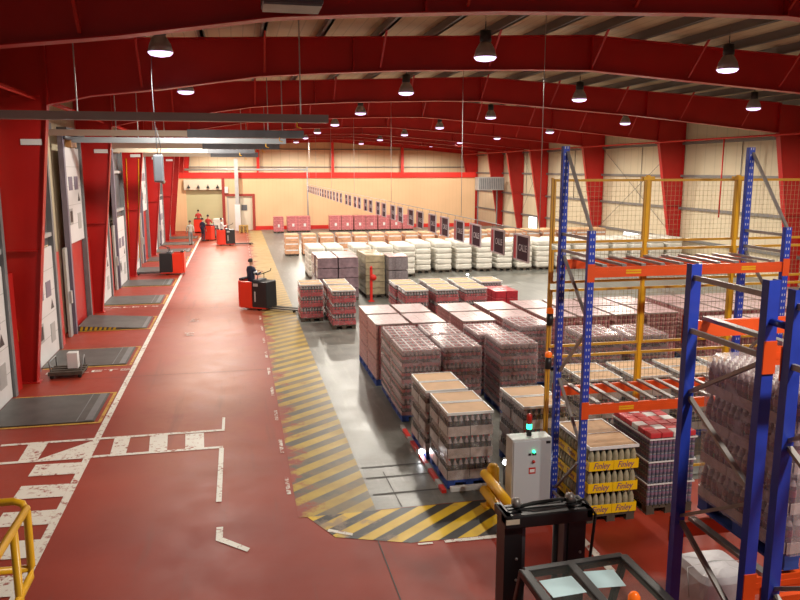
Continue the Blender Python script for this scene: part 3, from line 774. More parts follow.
# can pallets
GC='pink can pallets'
CN=[]
cols=[3.26,4.2,5.64,6.78,7.9,8.93,9.94,10.95,12.3,13.32,14.35,15.4,16.45]
for r,(y,nm) in enumerate(((18.35,'front'),(19.75,'back'))):
    for c,x in enumerate(cols):
        yy=y if c>1 else (18.0,19.42)[r]
        if c in (8,9,10,11,12): yy+=-.05
        place('cans',x,yy,'pink can pallet in the %s can row, %s from the aisle'%(nm,ORD[c]),GC,FL,sx=1.05 if c<2 else 1.11,sy=1.04,sz=1.06 if c<2 else 1.0)
for c,x in enumerate((12.3,13.32,14.35,15.4)): place('cans',x,16.4,'pink can pallet behind the racking before the can rows, %s from the aisle'%ORD[c],GC,FL,sx=1.13,sy=1.06)
# tan group further back
GT2='tan topped red pallets'
for i,x in enumerate((5.45,6.52,7.55)): place('tanred',x,24.45,'tan topped red tray pallet beyond the cans, front row, %s from the aisle'%ORD[i],GT2,FL)
for i,x in enumerate((5.4,6.55,7.62,8.62)): place('tanred',x,25.85,'tan topped red tray pallet beyond the cans, back row, %s from the aisle'%ORD[i],GT2,FL)
protos['x']=None
# red open pallet beside them
t=thing('pallet_load','low pallet of bright red cartons beside the tan topped pallets','pallet load',(9.05,25.0,FL),0)
obj('pallet',PD,None,t)
for k in range(4):
    g=G()
    for i in range(2):
        for j in range(3): g.box(-.42+.425*i,-.62+.415*j,0,-.42+.425*i+.41,-.62+.415*j+.4,.26)
    o=obj('carton_layer',g,[TRAYR],t,.01);o.location=(0,0,.146+.27*k)
# cart pallets beside the truck
GCp='red tray pallets by the truck'
place('tanred',2.08,26.45,'tan topped red tray pallet standing on the forks of the red truck',GCp,FL,jit=.2)
place('tanred',3.03,24.95,'tan topped red tray pallet on its own, in front of a twin beside the truck',GCp,FL,jit=.2)
place('tanred',3.03,26.5,'tan topped red tray pallet just behind its twin beside the truck',GCp,FL,jit=.2)
# lilac, olive, grey
GL='dull wrapped pallets beyond the trucks'
place('lilac',3.15,30.5,'lilac film wrapped pallet nearest the aisle',GL,FL);place('lilac',4.0,30.5,'lilac film wrapped pallet second from the aisle',GL,FL)
place('lilac',3.12,31.78,'lilac film wrapped pallet directly behind the one nearest the aisle',GL,FL);place('lilac',4.0,31.78,'lilac film wrapped pallet behind the second from the aisle',GL,FL)
place('olive',5.2,31.0,'tall olive wrapped pallet behind the red stop post',GL,FL);place('olive',5.2,32.3,'tall olive wrapped pallet hidden behind the front olive one',GL,FL)
place('greylilac',6.08,30.4,'tall grey wrapped pallet beside the olive one',GL,FL)
# white rows
GWh='white sack pallets'
wx=[3.35,4.28,5.6,6.72,7.85]+[9.0+1.13*k for k in range(14)]
for r,y in enumerate((36.8,38.1)):
    for c,x in enumerate(wx):
        yy=y if c<5 else y+1.2
        place('white',x,yy,'pallet of white sacks in the %s white row, %s from the aisle'%(('front','back')[r],ORD[c]),GWh,FL,sx=1.08 if c>1 else 1,jit=1.5)
GP='peach carton pallets'
for c in range(18):
    place('peach',2.86+1.10*c,47.4,'peach carton pallet in the row behind the white sacks, %s from the aisle'%ORD[c],GP,FL,sx=1.06,sz=.82,jit=1.5)
for c in range(9):
    place('peach',13.2+1.14*c,44.6,'peach carton pallet close behind the far white sacks, %s towards the outer wall'%ORD[c],GP,FL,sx=1.1,jit=1.5)
GK='pink crate pallets'
place('crate',3.0,64.8,'pallet of pink crates standing alone nearest the aisle by the partition',GK,FL,jit=.5)
for c,(x) in enumerate((4.2,5.2,7.9,8.95,10.05,11.1,12.2,13.3,14.4)):
    place('crate',x,65.6,'pallet of pink crates in the row along the partition, %s from the aisle'%ORD[c],GK,FL,sx=1.2,sz=.98,jit=.5)
# red stop post
t=thing('stop_post','red post with a round red disc in front of the olive pallet','post',(5.28,30.15,FL))
g=G();g.box(-.05,-.05,0,.05,.05,1.35);g.box(-.12,-.12,0,.12,.12,.03);obj('post',g,[REDT],t)
g=G();g.lathe([(.13,-.02),(.13,.02)],20,0,xf=Matrix.Translation((.08,-.08,1.0))@Matrix.Rotation(PI/2,4,'X'));obj('disc',g,[REDT],t)
g=G();g.lathe([(.05,0),(.06,.06),(.03,.12)],10,0,(0,0,1.35));obj('cap',g,[REDT],t)
# kerb rail with red and white paint along the front stack, end stop bar
g=G()
for k in range(14): g.box(3.20,11.5+k*.24,FL,3.28,11.5+k*.24+.24,.06,(k%3==1))
tag(obj('kerb_rail',g,[REDT,LGREY]),'low red and white kerb rail along the foremost tan stack','kerb')
g=G();g.box(3.36,11.5,FL,4.25,11.58,.09)
tag(obj('stop_bar',g,[STRAP],None,.01),'white stop bar on the floor before the foremost pallet','bar')
# small round reflectors, their flash glint put in as emission
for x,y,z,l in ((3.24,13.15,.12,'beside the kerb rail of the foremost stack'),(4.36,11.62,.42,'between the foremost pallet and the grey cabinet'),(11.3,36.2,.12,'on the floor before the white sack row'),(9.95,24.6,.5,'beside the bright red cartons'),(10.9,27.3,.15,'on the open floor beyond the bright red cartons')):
    t=thing('glowing_reflector','small round white reflector with added glow '+l,'lamp',(x,y,FL),0,'white glowing reflectors')
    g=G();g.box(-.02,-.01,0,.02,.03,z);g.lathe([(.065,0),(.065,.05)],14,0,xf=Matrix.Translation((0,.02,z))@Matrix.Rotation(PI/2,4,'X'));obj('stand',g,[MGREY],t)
    g=G();g.lathe([(.055,.0),(.05,.02)],14,0,xf=Matrix.Translation((0,-.03,z))@Matrix.Rotation(PI/2,4,'X'));obj('lens',g,[SPOT],t)  # glowing reflector face, imitates flash light thrown back

# under the racking: yellow tray pallets, can pallet
GY='yellow tray lemonade pallets'
def yellow(x,y,lab):
    t=thing('pallet_load',lab,'pallet load',(x+.4,y+.6,0),0,GY)
    obj('pallet',PD,None,t)
    lm=mesh('bottle_layer',bottle_layer(8,12,.345,None,cm=(0,0,0,0,0,3)),[PALEB,LABEL,CLEARB,CAPW,TRAYP,BLACK])
    for k in range(3):
        l=obj('bottle_layer',lm,None,t,0,(0,0,.146+.355*k))
        g=G()
        for i in range(2):
            for s in(-1,1): g.box(-.41+i*.41,s*.612-.004,0,-.005+i*.412,s*.612+.004,.15)
        for j in range(3):
            for s in(-1,1): g.box(s*.412-.004,-.61+j*.408,0,s*.412+.004,-.61+j*.408+.40,.15)
        yt=obj('yellow_tray',g,[YTRAY],l)
        for i in (-.2,.2): text('lettering','Finley',.135,PURT,l,Matrix.Translation((i,-.619,.075))@Matrix.Rotation(PI/2,4,'X')@Matrix(((1,.25,0,0),(0,1,0,0),(0,0,1,0),(0,0,0,1)))@Matrix.Diagonal((.85,1.05,1,1)),.001)
        for i in (-.4,0,.4): text('lettering','Finley',.12,PURT,l,Matrix.Translation((-.418,i,.075))@Matrix.Rotation(-PI/2,4,'Z')@Matrix.Rotation(PI/2,4,'X'),.001)
    g=G();g.box(-.40,-.60,1.20,.40,.60,1.222,0);g.box(-.41,-.006,1.222,.41,.006,1.226,1)
    for a in((-.412,-.612,.412,-.592),(-.412,.592,.412,.612)): g.box(a[0],a[1],1.19,a[2],a[3],1.236,1)
    for x_ in(-.41,.39): g.box(x_,-.6,1.19,x_+.02,.6,1.236,1)
    obj('cardboard_sheet',g,[KRAFT,STRAP],t)
    return t
yellow(5.1,9.97,'pallet of pale bottles in yellow trays lettered in purple, under the racking')
t=thing('pallet_load','pallet of grey blue cans topped with red packs under the racking','pallet load',(6.55,10.65,0))
obj('pallet',PD,None,t)
for part in range(3):
    g=G();h=.122
    for i in range(12):
        for j in range(18):
            if i in(0,11) or j in(0,17):
                pr=[];ms=[]
                for q in range(3):
                    z=q*h;pr+=[(.026,z),(.0328,z+.012),(.0328,z+h*.45),(.0328,z+h*.8),(.028,z+h-.006)];ms+=[2,0,1,0,2]
                g.lathe(pr,6,ms[:len(pr)-1],(-.4+(i+.5)*.8/12,-.6+(j+.5)/15.,0))
    g.box(-.34,-.54,0,.34,.54,.36,1);l=obj('can_layers',g,[CANG,pm('mauve can band',(.26,.16,.24),.3) if part==0 else bpy.data.materials['mauve can band'],LGREY],t,0,(0,0,.146+part*.37))
    g=G()
    for z in (.36,): g.box(-.414,-.614,z-.012,.414,-.604,z+.012);g.box(-.414,-.61,z-.012,-.404,.61,z+.012);g.box(.404,-.61,z-.012,.414,.61,z+.012)
    obj('strap',g,[STRAP],l)
g=G()
for i in range(4):
    for j in range(6): g.box(-.40+.2*i+.006,-.6+.2*j+.006,1.258,-.40+.2*i+.194,-.6+.2*j+.194,1.345,(i+j)%4==2)
obj('red_pack_layer',g,[CANR,STRAP],t,.012)

# ------------------------------------------------------------------ racks
def hole_mat():
    m=pm('blue rack steel with slots',(.020,.050,.42),.35);nt=m.node_tree;b=nt.nodes['Principled BSDF']
    tc=node(nt,'TexCoord');o=node(nt,'SeparateXYZ');nt.links.new(tc.outputs['Object'],o.inputs[0]);q=node(nt,'SeparateXYZ');nt.links.new(tc.outputs['Generated'],q.inputs[0])
    z=mth(nt,'LESS_THAN',mth(nt,'FRACT',mth(nt,'MULTIPLY',o.outputs[2],1/.10)),.35)
    x=mth(nt,'LESS_THAN',mth(nt,'ABSOLUTE',mth(nt,'SUBTRACT',mth(nt,'ABSOLUTE',mth(nt,'SUBTRACT',q.outputs[0],.5)),.14)),.05)
    y=mth(nt,'LESS_THAN',q.outputs[1],.25)
    f=mth(nt,'MULTIPLY',mth(nt,'MULTIPLY',z,x),y)
    nt.links.new(mix(nt,f,(.020,.050,.42),(.50,.50,.55)),b.inputs['Base Color']);return m
BLUEH=hole_mat()
def post(g,x,y,z0,z1,w=.10,d=.08):
    g.box(x-w/2,y-d/2,z0,x-w/2+.012,y+d/2,z1);g.box(x+w/2-.012,y-d/2,z0,x+w/2,y+d/2,z1);g.box(x-w/2+.012,y-d/2,z0,x+w/2-.012,y-d/2+.012,z1)
    g.box(x-.075,y-.06,z0,x+.075,y+.06,z0+.012)
def rack(name_lab,x0,x1,yf,yr,ztf,ztr,levels,nbars,barx=None,holes=False):
    t=thing('pallet_rack',name_lab,'pallet rack',(0,0,0))
    for x in (x0,x1):
        for y,zt in ((yf,ztf),(yr,ztr)):
            g=G();post(g,x,y,0,zt);obj('upright',g,[BLUEH if holes else BLUE],t)
        zz=.25;flip=0
        if not holes:
            for za,zb,a,b in ((.4,1.0,yf,yr),(1.0,1.58,yr,yf),(1.6,2.15,yf,yr),(2.17,2.76,yr,yf),(2.8,3.36,yf,yr),(3.38,3.94,yr,yf)):
                g=G();g.bar((x+.02,a,zb if a==yr else za),(x+.02,b,za if a==yr else zb),.03,.045,up=(1,0,0)) if 0 else g.bar((x+.02,a,za),(x+.02,b,zb),.03,.045,up=(1,0,0));obj('diagonal_brace',g,[GALV],t)
            zz=3.97
        while holes and zz+.95<=min(ztf,ztr)-.05:
            g=G();a,b=(yf,yr) if flip else (yr,yf)
            g.bar((x+.02,a,zz),(x+.02,b,zz+.92),.03,.045,up=(1,0,0));obj('diagonal_brace',g,[GALV],t);zz+=.98;flip^=1
        for z in (.22,min(ztf,ztr)-.12,zz):
            g=G();g.bar((x-.015,yf,z),(x-.015,yr,z),.03,.045);obj('horizontal_brace',g,[GALV],t)
        if ztr>ztf+.5:
            g=G();g.bar((x+.02,yf,ztf-.05),(x+.02,yr,ztr-.05),.03,.045,up=(1,0,0));obj('diagonal_brace',g,[GALV],t)
    for z in levels:
        for y,s in ((yf,-1),(yr,1)):
            g=G();g.box(x0+.05,y-.025,z,x1-.05,y+.025,z+.15)
            g.box(x0+.05,y+s*.026-.002,z+.05,x1-.05,y+s*.026+.002,z+.10)
            for xx in (x0,x1): g.box(xx-.055,y+s*.045-.006,z-.06,xx+.055,y+s*.045+.006,z+.20)
            b=obj('beam',g,[ORANGE],t)
            if s<0:
                for xx in (x0+.55,x1-.75):
                    g=G()
                    for q in (0,.035): g.box(xx,y-.031,z+.045+q,xx+.24,y-.028,z+.07+q)
                    obj('load_plate',g,[YEL],b)
        for k in range(nbars):
            x=x0+.22+(x1-x0-.44)*k/max(1,nbars-1) if barx is None else barx[k]
            g=G();g.box(x-.035,yf-.02,z+.151,x+.035,yr+.02,z+.185);obj('support_bar',g,[GALV],t)
    return t
rack('tall blue pallet rack with orange beams over the yellow tray pallets',4.88,8.06,9.8,10.77,4.54,5.74,(1.83,3.87),10,None,True)
rack('blue pallet rack in front carrying a tall wrapped bottle pallet',3.96,7.1,4.93,5.93,4.57,4.57,(1.96,3.9),3,(4.12,5.5,6.8))
rack('blue pallet rack end standing closest to the platform, back to back with another',3.96,7.1,3.65,4.65,4.54,4.54,(1.96,3.9),3,(4.4,5.5,6.8))
g=G()
for z in (1.2,4.25): g.tube([(3.96,4.69,z),(3.96,4.89,z)],.03,8)
tag(obj('row_spacer',g,[BLUE]),'short blue spacer tubes joining the two back to back racks','spacer')
# big wrapped bottle pallet on the front rack
def big(x,y,z,lab):
    t=thing('pallet_load',lab,'pallet load',(x,y,z),0)
    obj('pallet',PB,None,t)
    lm=mesh('bottle_layer',bottle_layer(10,15,.335,TRAYP,True,cm=(0,0,1,0,2,3),trayh=.28),[pm('plum bottle',(.10,.045,.06),.12,spec=.8),pm('wine red label',(.22,.05,.07),.3),CLEARB,CAPW,TRAYP,BLACK])
    for k in range(4): obj('bottle_layer',lm,None,t,0,(0,0,.146+.345*k))
    obj('stretch_film',film_mesh(.8,1.2,.13,1.55,FILM2),None,t)
big(4.68,5.5,2.146,'tall film wrapped pallet of plum bottles on the front blue rack')
# white wrapped bundle on the floor
t=thing('wrapped_bundle','white plastic wrapped bundle on the red floor behind the front rack','bundle',(5.56,7.5,0));t.scale=(.86,.86,.95)
g=G();rn=random.Random(5);n=20;prof=[(.9,0),(1,.1),(1.0,.4),(.98,.58),(.85,.66),(.4,.68)];vs=[]
for s,z in prof:
    for i in range(n):
        a=2*PI*i/n;cx=math.copysign(abs(math.cos(a))**.35,math.cos(a));cy=math.copysign(abs(math.sin(a))**.35,math.sin(a));d=1+rn.uniform(-.03,.03)
        vs.append((cx*.42*s*d,cy*.42*s*d,z+.0+rn.uniform(0,.015)))
g.add(vs,[(j*n+i,j*n+(i+1)%n,(j+1)*n+(i+1)%n,(j+1)*n+i) for j in range(5) for i in range(n)]+[tuple(5*n+i for i in range(n)),tuple(range(n))[::-1]])
obj('wrapping',g,[pm('white plastic sheet',(.60,.60,.64),.3,var=.15,scale=5,bump=.5)],t)
g=G();g.tube([(-.44,-.1,.3),(-.43,.0,.66),(0,.02,.70),(.43,.0,.66),(.44,-.1,.3)],.008,5);obj('tie',g,[LGREY],t)

# ------------------------------------------------------------------ mesh fence
FX=[4.97,6.66,8.35,10.05,11.75,13.45];FY=11.42
SEC=[(.12,2.32),(2.46,3.44),(3.54,4.1),(4.2,5.24)]
wirec={}
def wires(w,h):
    k=(round(w,2),round(h,2))
    if k not in wirec:
        g=G();n=int(w/.075);r=.0017
        for i in range(1,n): g.box(w*i/n-r,-r,0,w*i/n+r,r,h)
        n=int(h/.075)
        for i in range(1,n): g.box(0,-r-.004,h*i/n-r,w,r-.004,h*i/n+r)
        wirec[k]=mesh('wire_mesh',g,[WIRE])
    return wirec[k]
for i in range(5):
    x0,x1=FX[i],FX[i+1]
    t=thing('mesh_fence_bay','yellow framed wire mesh fence bay behind the racking, %s from the aisle'%ORD[i],'fence',(x0,FY,0),0,'mesh fence bays');w_=x1-x0-.05
    g=G();g.box(-.027,-.027,0,.027,.027,5.3) if i else g.box(-.014,-.02,0,.014,.02,5.26)
    g.box(-.08,-.08,0,.08,.08,.015)
    if i: g.box(-.10,-.04,5.22,.10,.04,5.28)
    p=obj('post',g,[YEL if i else YELF],t)
    if i==4:
        g=G();g.box(w_+.015,-.035,0,w_+.085,.035,5.3);obj('post',g,[YEL],t)
    for a,b in SEC:
        g=G();g.box(.03,-.02,a,.03+w_-.01,.02,a+.04);g.box(.03,-.02,b-.04,.03+w_-.01,.02,b);g.box(.03,-.02,a+.04,.06,.02,b-.04);g.box(w_-.01,-.02,a+.04,w_+.02,.02,b-.04)
        f=obj('panel_frame',g,[YELF],t)
        obj('wire_mesh',wires(w_-.05,b-a-.08),None,f,0,(.06,0,a+.04))
    if i==0:
        for z in (2.86,2.12):
            g=G();g.lathe([(.055,0),(.055,.2)],12,0,(0,-.08,z));g.box(-.03,-.08,z+.05,.03,-.02,z+.15);s=obj('photocell',g,[BLACK],t)
            g=G();g.lathe([(.058,.2),(.058,.27),(.03,.29)],12,0,(0,-.08,z));obj('photocell_cap',g,[ORL],s)
# control cabinet
t=thing('control_cabinet','pale grey electric control cabinet with a signal tower beside the yellow barrier','control cabinet',(4.26,10.35,0))
g=G();g.box(-.32,-.14,.30,.32,.14,1.36);obj('body',g,[CABW],t,.012)
g=G();g.box(-.30,-.155,.33,.30,-.14,1.33);d=obj('door',g,[pm('pale grey door enamel',(.50,.54,.58),.35)],t,.006)
g=G();g.box(-.30,-.12,0,-.22,.12,.3);g.box(.22,-.12,0,.30,.12,.3);obj('plinth',g,[DGREY],t)
for z,m,r in ((1.16,GREENL,.02),(1.0,REDL,.022)):
    g=G();g.lathe([(r,0),(r,.03)],12,0,xf=Matrix.Translation((0.02,-.155,z))@Matrix.Rotation(PI/2,4,'X'));obj('push_button',g,[m],d)
g=G();g.box(-.06,-.165,1.10,-.02,-.155,1.13);g.box(.0,-.165,1.10,.06,-.155,1.13);g.box(.22,-.16,1.27,.29,-.155,1.31);obj('switch_plate',g,[BLACK],d)
g=G();g.box(-.05,-.158,.80,.06,-.155,.90,0);g.box(-.033,-.161,.825,.043,-.158,.875,1);obj('warning_label',g,[REDL,STRAP],d)
g=G();g.lathe([(.04,0),(.04,.11)],12,0,(0,0,1.36));tw=obj('signal_tower',g,[BLACK],t)
g=G();g.lathe([(.042,.11),(.042,.19)],12,0,(0,0,1.36));obj('green_lens',g,[GREENL],tw)
g=G();g.lathe([(.042,.19),(.042,.33),(.02,.35)],12,0,(0,0,1.36));obj('red_lens',g,[REDL],tw)
# yellow barrier
t=thing('crash_barrier','yellow tubular crash barrier guarding the grey control cabinet','barrier',(3.74,10.3,0))
for z in (.28,.56):
    g=G();g.tube([(0,-.75,z),(0,.6,z)],.075,14);obj('rail',g,[YEL],t)
g=G();g.lathe([(.10,0),(.10,.66),(.07,.72),(.02,.74)],14,0,(.13,.55,0));g.box(-.03,.48,0,.28,.68,.02);obj('post',g,[YEL],t)
g=G();g.lathe([(.06,0),(.06,.5)],12,0,(.13,-.6,0));g.bar((0,-.6,.28),(.13,-.6,.28),.06,.06);g.bar((0,.52,.56),(.13,.52,.56),.06,.06);obj('post',g,[YEL],t)
# stair railing in front of the camera
t=thing('stair_railing','yellow tubular stair railing beside the zebra crossing','railing',(-1.02,3.62,2.79))
Z1=1.07
g=G()
g.tube([(-2.2,0,Z1),(-.06,0,Z1),(-.02,-.01,Z1-.01),(0,-.02,Z1-.05),(0,-.03,Z1-.32),(-.0,-.06,Z1-.36),(0,-1.6,Z1-.36)],.018,10);obj('end_loop',g,[YEL],t)
g=G();g.tube([(0,-.02,Z1-.03),(0,-1.7,Z1-.03)],.018,10);obj('top_rail',g,[YEL],t)
for a,b in ((0,-.24),(0,-1.6),(-2.1,0)):
    g=G();g.tube([(a,b,0),(a,b,Z1-(.04 if a==0 else 0))],.018,10);g.box(a-.06,b-.06,0,a+.06,b+.06,.012);obj('post',g,[YEL],t)
g=G();g.tube([(-2.2,0,Z1-.33),(0,-.03,Z1-.33)],.018,10);obj('mid_rail',g,[YEL],t)
g=G();g.box(-3.4,1.7,2.68,-.75,3.85,2.8)
for x in (-3.3,-.95):
    for y in (1.8,3.7): g.box(x-.05,y-.05,0,x+.05,y+.05,2.68)
tag(obj('stair_landing',g,[MGREY]),'grey steel landing under the yellow stair railing','platform')

# ------------------------------------------------------------------ foreground forklift
t=thing('forklift','black forklift seen from above with mast raised guard and orange beacon','forklift',(2.81,5.4,0))
for s in (-1,1):
    g=G();x=s*.33;g.box(x-.095,.92,.05,x+.085,.945,2.16);g.box(x-.095,.945,.05,x-.06,1.14,2.16);g.box(x+.05,.945,.05,x+.085,1.14,2.16);obj('mast_upright',g,[BLACK],t)
    g=G();g.box(x-s*.1-.03,.95,.05,x-s*.1+.03,1.08,2.1);obj('inner_mast',g,[DGREY],t)
    g=G();g.lathe([(.035,.1),(.035,1.9),(.02,1.9),(.02,2.1)],10,0,(x*.62,1.14,0));obj('lift_cylinder',g,[DGREY],t)
    g=G();g.lathe([(.05,-.03),(.05,.03)],14,0,xf=Matrix.Translation((x*.85,1.02,2.22))@Matrix.Rotation(PI/2,4,'Y'));obj('chain_wheel',g,[GALV],t)
    g=G()
    for k in range(3): g.lathe([(.014,0),(.014,.012)],8,0,xf=Matrix.Translation((x+.03,.92,1.25+.22*k))@Matrix.Rotation(PI/2,4,'X'))
    obj('bolt',g,[LGREY],t)
g=G();g.box(-.44,.86,2.03,.46,.99,2.16);g.box(-.38,1.0,2.10,.40,1.06,2.16);g.box(-.40,1.1,2.05,.42,1.17,2.14);g.box(-.44,.86,2.06,-.36,1.2,2.16);g.box(.38,.86,2.06,.46,1.2,2.16);obj('crosshead',g,[BLACK],t,.015)
g=G();g.tube([(-.3,1.03,2.16),(-.1,1.02,2.20),(.2,1.05,2.2),(.35,1.03,2.17)],.018,6);g.tube([(.30,1.1,2.1),(.42,1.0,2.2),(.5,.9,2.08),(.46,.9,1.6)],.015,6);obj('hydraulic_hose',g,[RUBBER],t)
g=G();g.box(-.435,.855,2.08,-.30,.862,2.13);obj('mast_label',g,[CREAM],t)
# guard
Zg=1.96
g=G()
for a,b in (((-.50,.22,Zg),(.46,.28,Zg)),((-.50,.22,Zg),(-.50,-1.0,Zg+.02)),((.46,.28,Zg),(.46,-1.0,Zg+.02)),((-.06,.25,Zg),(-.06,-1.0,Zg+.02)),((-.5,-1.0,Zg+.02),(.46,-1.0,Zg+.02))): g.bar(a,b,.085,.07)
for x in (-.5,.46): g.bar((x,.25,Zg),(x,.62,.9),.06,.06,up=(1,0,0));g.bar((x,-1.0,Zg),(x,-1.1,.8),.06,.06,up=(1,0,0))
obj('overhead_guard',g,[BLACK],t,.012)
g=G();g.box(-.47,-.98,Zg+.02,.43,.23,Zg+.03);obj('clear_roof',g,[POLY],t)
g=G();g.box(-.47,-.1,1.12,.42,.62,1.2);g.bar((0,.4,1.2),(0,.15,1.42),.05,.05);obj('dashboard',g,[BLACK],t,.03)
for x,y,r in ((-.29,-.10,.06),(.09,-.06,-.08)):  # pale sheets stand in for light reflected on the clear roof
    g=G();M=Matrix.Translation((x,y,Zg+.031))@Matrix.Rotation(r,4,'Z');g.box(-.15,-.13,0,.15,.13,.003,0,M);obj('roof_glint',g,[ROOFGLINT],t)
g=G();g.lathe([(.18,-.012),(.18,.012)],18,0,xf=Matrix.Translation((-.02,.1,1.44))@Matrix.Rotation(.5,4,'X'));obj('steering_wheel',g,[BLACK],t)
g=G();g.box(-.5,-1.3,.18,.48,-.55,1.0);g.box(-.5,-.55,.18,.48,.75,.42);g.box(-.5,.6,.18,.48,.8,1.1);obj('chassis',g,[TRED],t,.03)
g=G();g.box(-.26,-.75,1.0,.26,-.3,1.1);g.box(-.26,-.85,1.1,.26,-.75,1.55);obj('seat',g,[RUBBER],t,.04)
for x in (-.46,.44):
    for y,r in ((.65,.28),(-1.0,.23)):
        g=G();g.lathe([(r,-.09),(r,.09)],18,0,xf=Matrix.Translation((x,y,r))@Matrix.Rotation(PI/2,4,'Y'));obj('wheel',g,[RUBBER],t)
for x in (-.25,.25):
    g=G();g.box(x-.06,1.16,.08,x+.06,2.2,.12);g.box(x-.06,1.16,.08,x+.06,1.2,.6);obj('fork',g,[DGREY],t)
g=G();g.box(-.45,1.11,.15,.45,1.16,.25);g.box(-.45,1.11,.45,.45,1.16,.55);obj('fork_carriage',g,[DGREY],t)
g=G();g.lathe([(.05,0),(.05,.03)],14,0,(.13,-.50,Zg+.03));bb=obj('beacon_base',g,[BLACK],t)
g=G();g.lathe([(.048,.03),(.048,.10),(.03,.13),(.008,.14)],14,0,(.13,-.50,Zg+.03));obj('beacon',g,[ORL],bb)

# ------------------------------------------------------------------ red pallet trucks
tr0=None
def truck(x,y,rz,lab):
    """forward (+x) is the fork side"""
    global tr0
    if tr0 is not None:
        t=copy_tree(tr0);t.location=(x,y,0);t.rotation_euler=(0,0,rz);t['label']=lab;return t
    t=thing('pallet_truck',lab,'pallet truck',(x,y,0),rz,'red pallet trucks')
    g=G()   # operator bay: back and side shells round an open platform
    g.box(-.78,-.40,.10,-.70,.40,1.16);g.box(-.70,-.40,.10,-.18,-.33,1.12);g.box(-.70,.33,.10,-.18,.40,1.12);g.box(-.72,-.40,.08,.45,.40,.16);obj('operator_bay',g,[TRED],t,.03)
    g=G();g.box(-.66,-.32,1.16,-.60,.32,1.24);g.box(-.77,-.36,1.16,-.70,.36,1.24);obj('backrest_pad',g,[BLACK],t,.02)
    g=G();g.box(-.69,-.32,.16,-.18,.32,.20);obj('platform_mat',g,[RUBBER],t)
    g=G();g.taper(-.17,-.40,.48,.40,.10,1.13,.015);obj('battery_cover',g,[BLACK],t,.035)
    g=G();g.box(-.10,-.405,.95,.10,-.39,1.06);g.box(-.06,-.41,.35,.0,-.40,.75);obj('badge',g,[LGREY],t)
    g=G();g.box(-.16,-.30,1.13,.10,.30,1.20);obj('console',g,[DGREY],t,.02)
    g=G();g.tube([(0,-.25,1.18),(.02,-.22,1.38),(.12,0,1.42),(.02,.22,1.38),(0,.25,1.18)],.02,6);g.tube([(.12,0,1.42),(.38,.1,1.52),(.42,.1,1.62)],.018,6);obj('steering_handle',g,[BLACK],t)
    for s in (-1,1):
        g=G();g.box(.45,s*.19-.085,.085,1.75,s*.19+.085,.125);f=obj('fork',g,[BLACK],t,.01)
        g=G();g.lathe([(.04,-.05),(.04,.05)],10,0,xf=Matrix.Translation((1.55,s*.19,.042))@Matrix.Rotation(PI/2,4,'X'));obj('load_wheel',g,[RUBBER],f)
    for s in (-1,1):
        g=G();g.lathe([(.10,-.04),(.10,.04)],14,0,xf=Matrix.Translation((.1,s*.30,.10))@Matrix.Rotation(PI/2,4,'X'));obj('drive_wheel',g,[RUBBER],t)
    g=G();g.lathe([(.07,-.03),(.07,.03)],12,0,xf=Matrix.Translation((-.5,0,.07))@Matrix.Rotation(PI/2,4,'X'));obj('castor',g,[RUBBER],t)
    tr0=t;return t
A1=math.radians(-33)
T1=(.78,29.35)
truck(T1[0],T1[1],A1,'red and black pallet truck with driver beside the hatched yellow strip')
truck(-3.55,40.4,PI-.03,'unmanned red pallet truck parked with forks towards the dock wall')
truck(-.75,55.2,.1,'red pallet truck standing in the lane by the small back doorway')
truck(-2.05,59.6,math.radians(65),'red pallet truck behind the person in dark blue')
truck(-3.3,67.2,math.radians(90),'red pallet truck in front of the roller shutter')

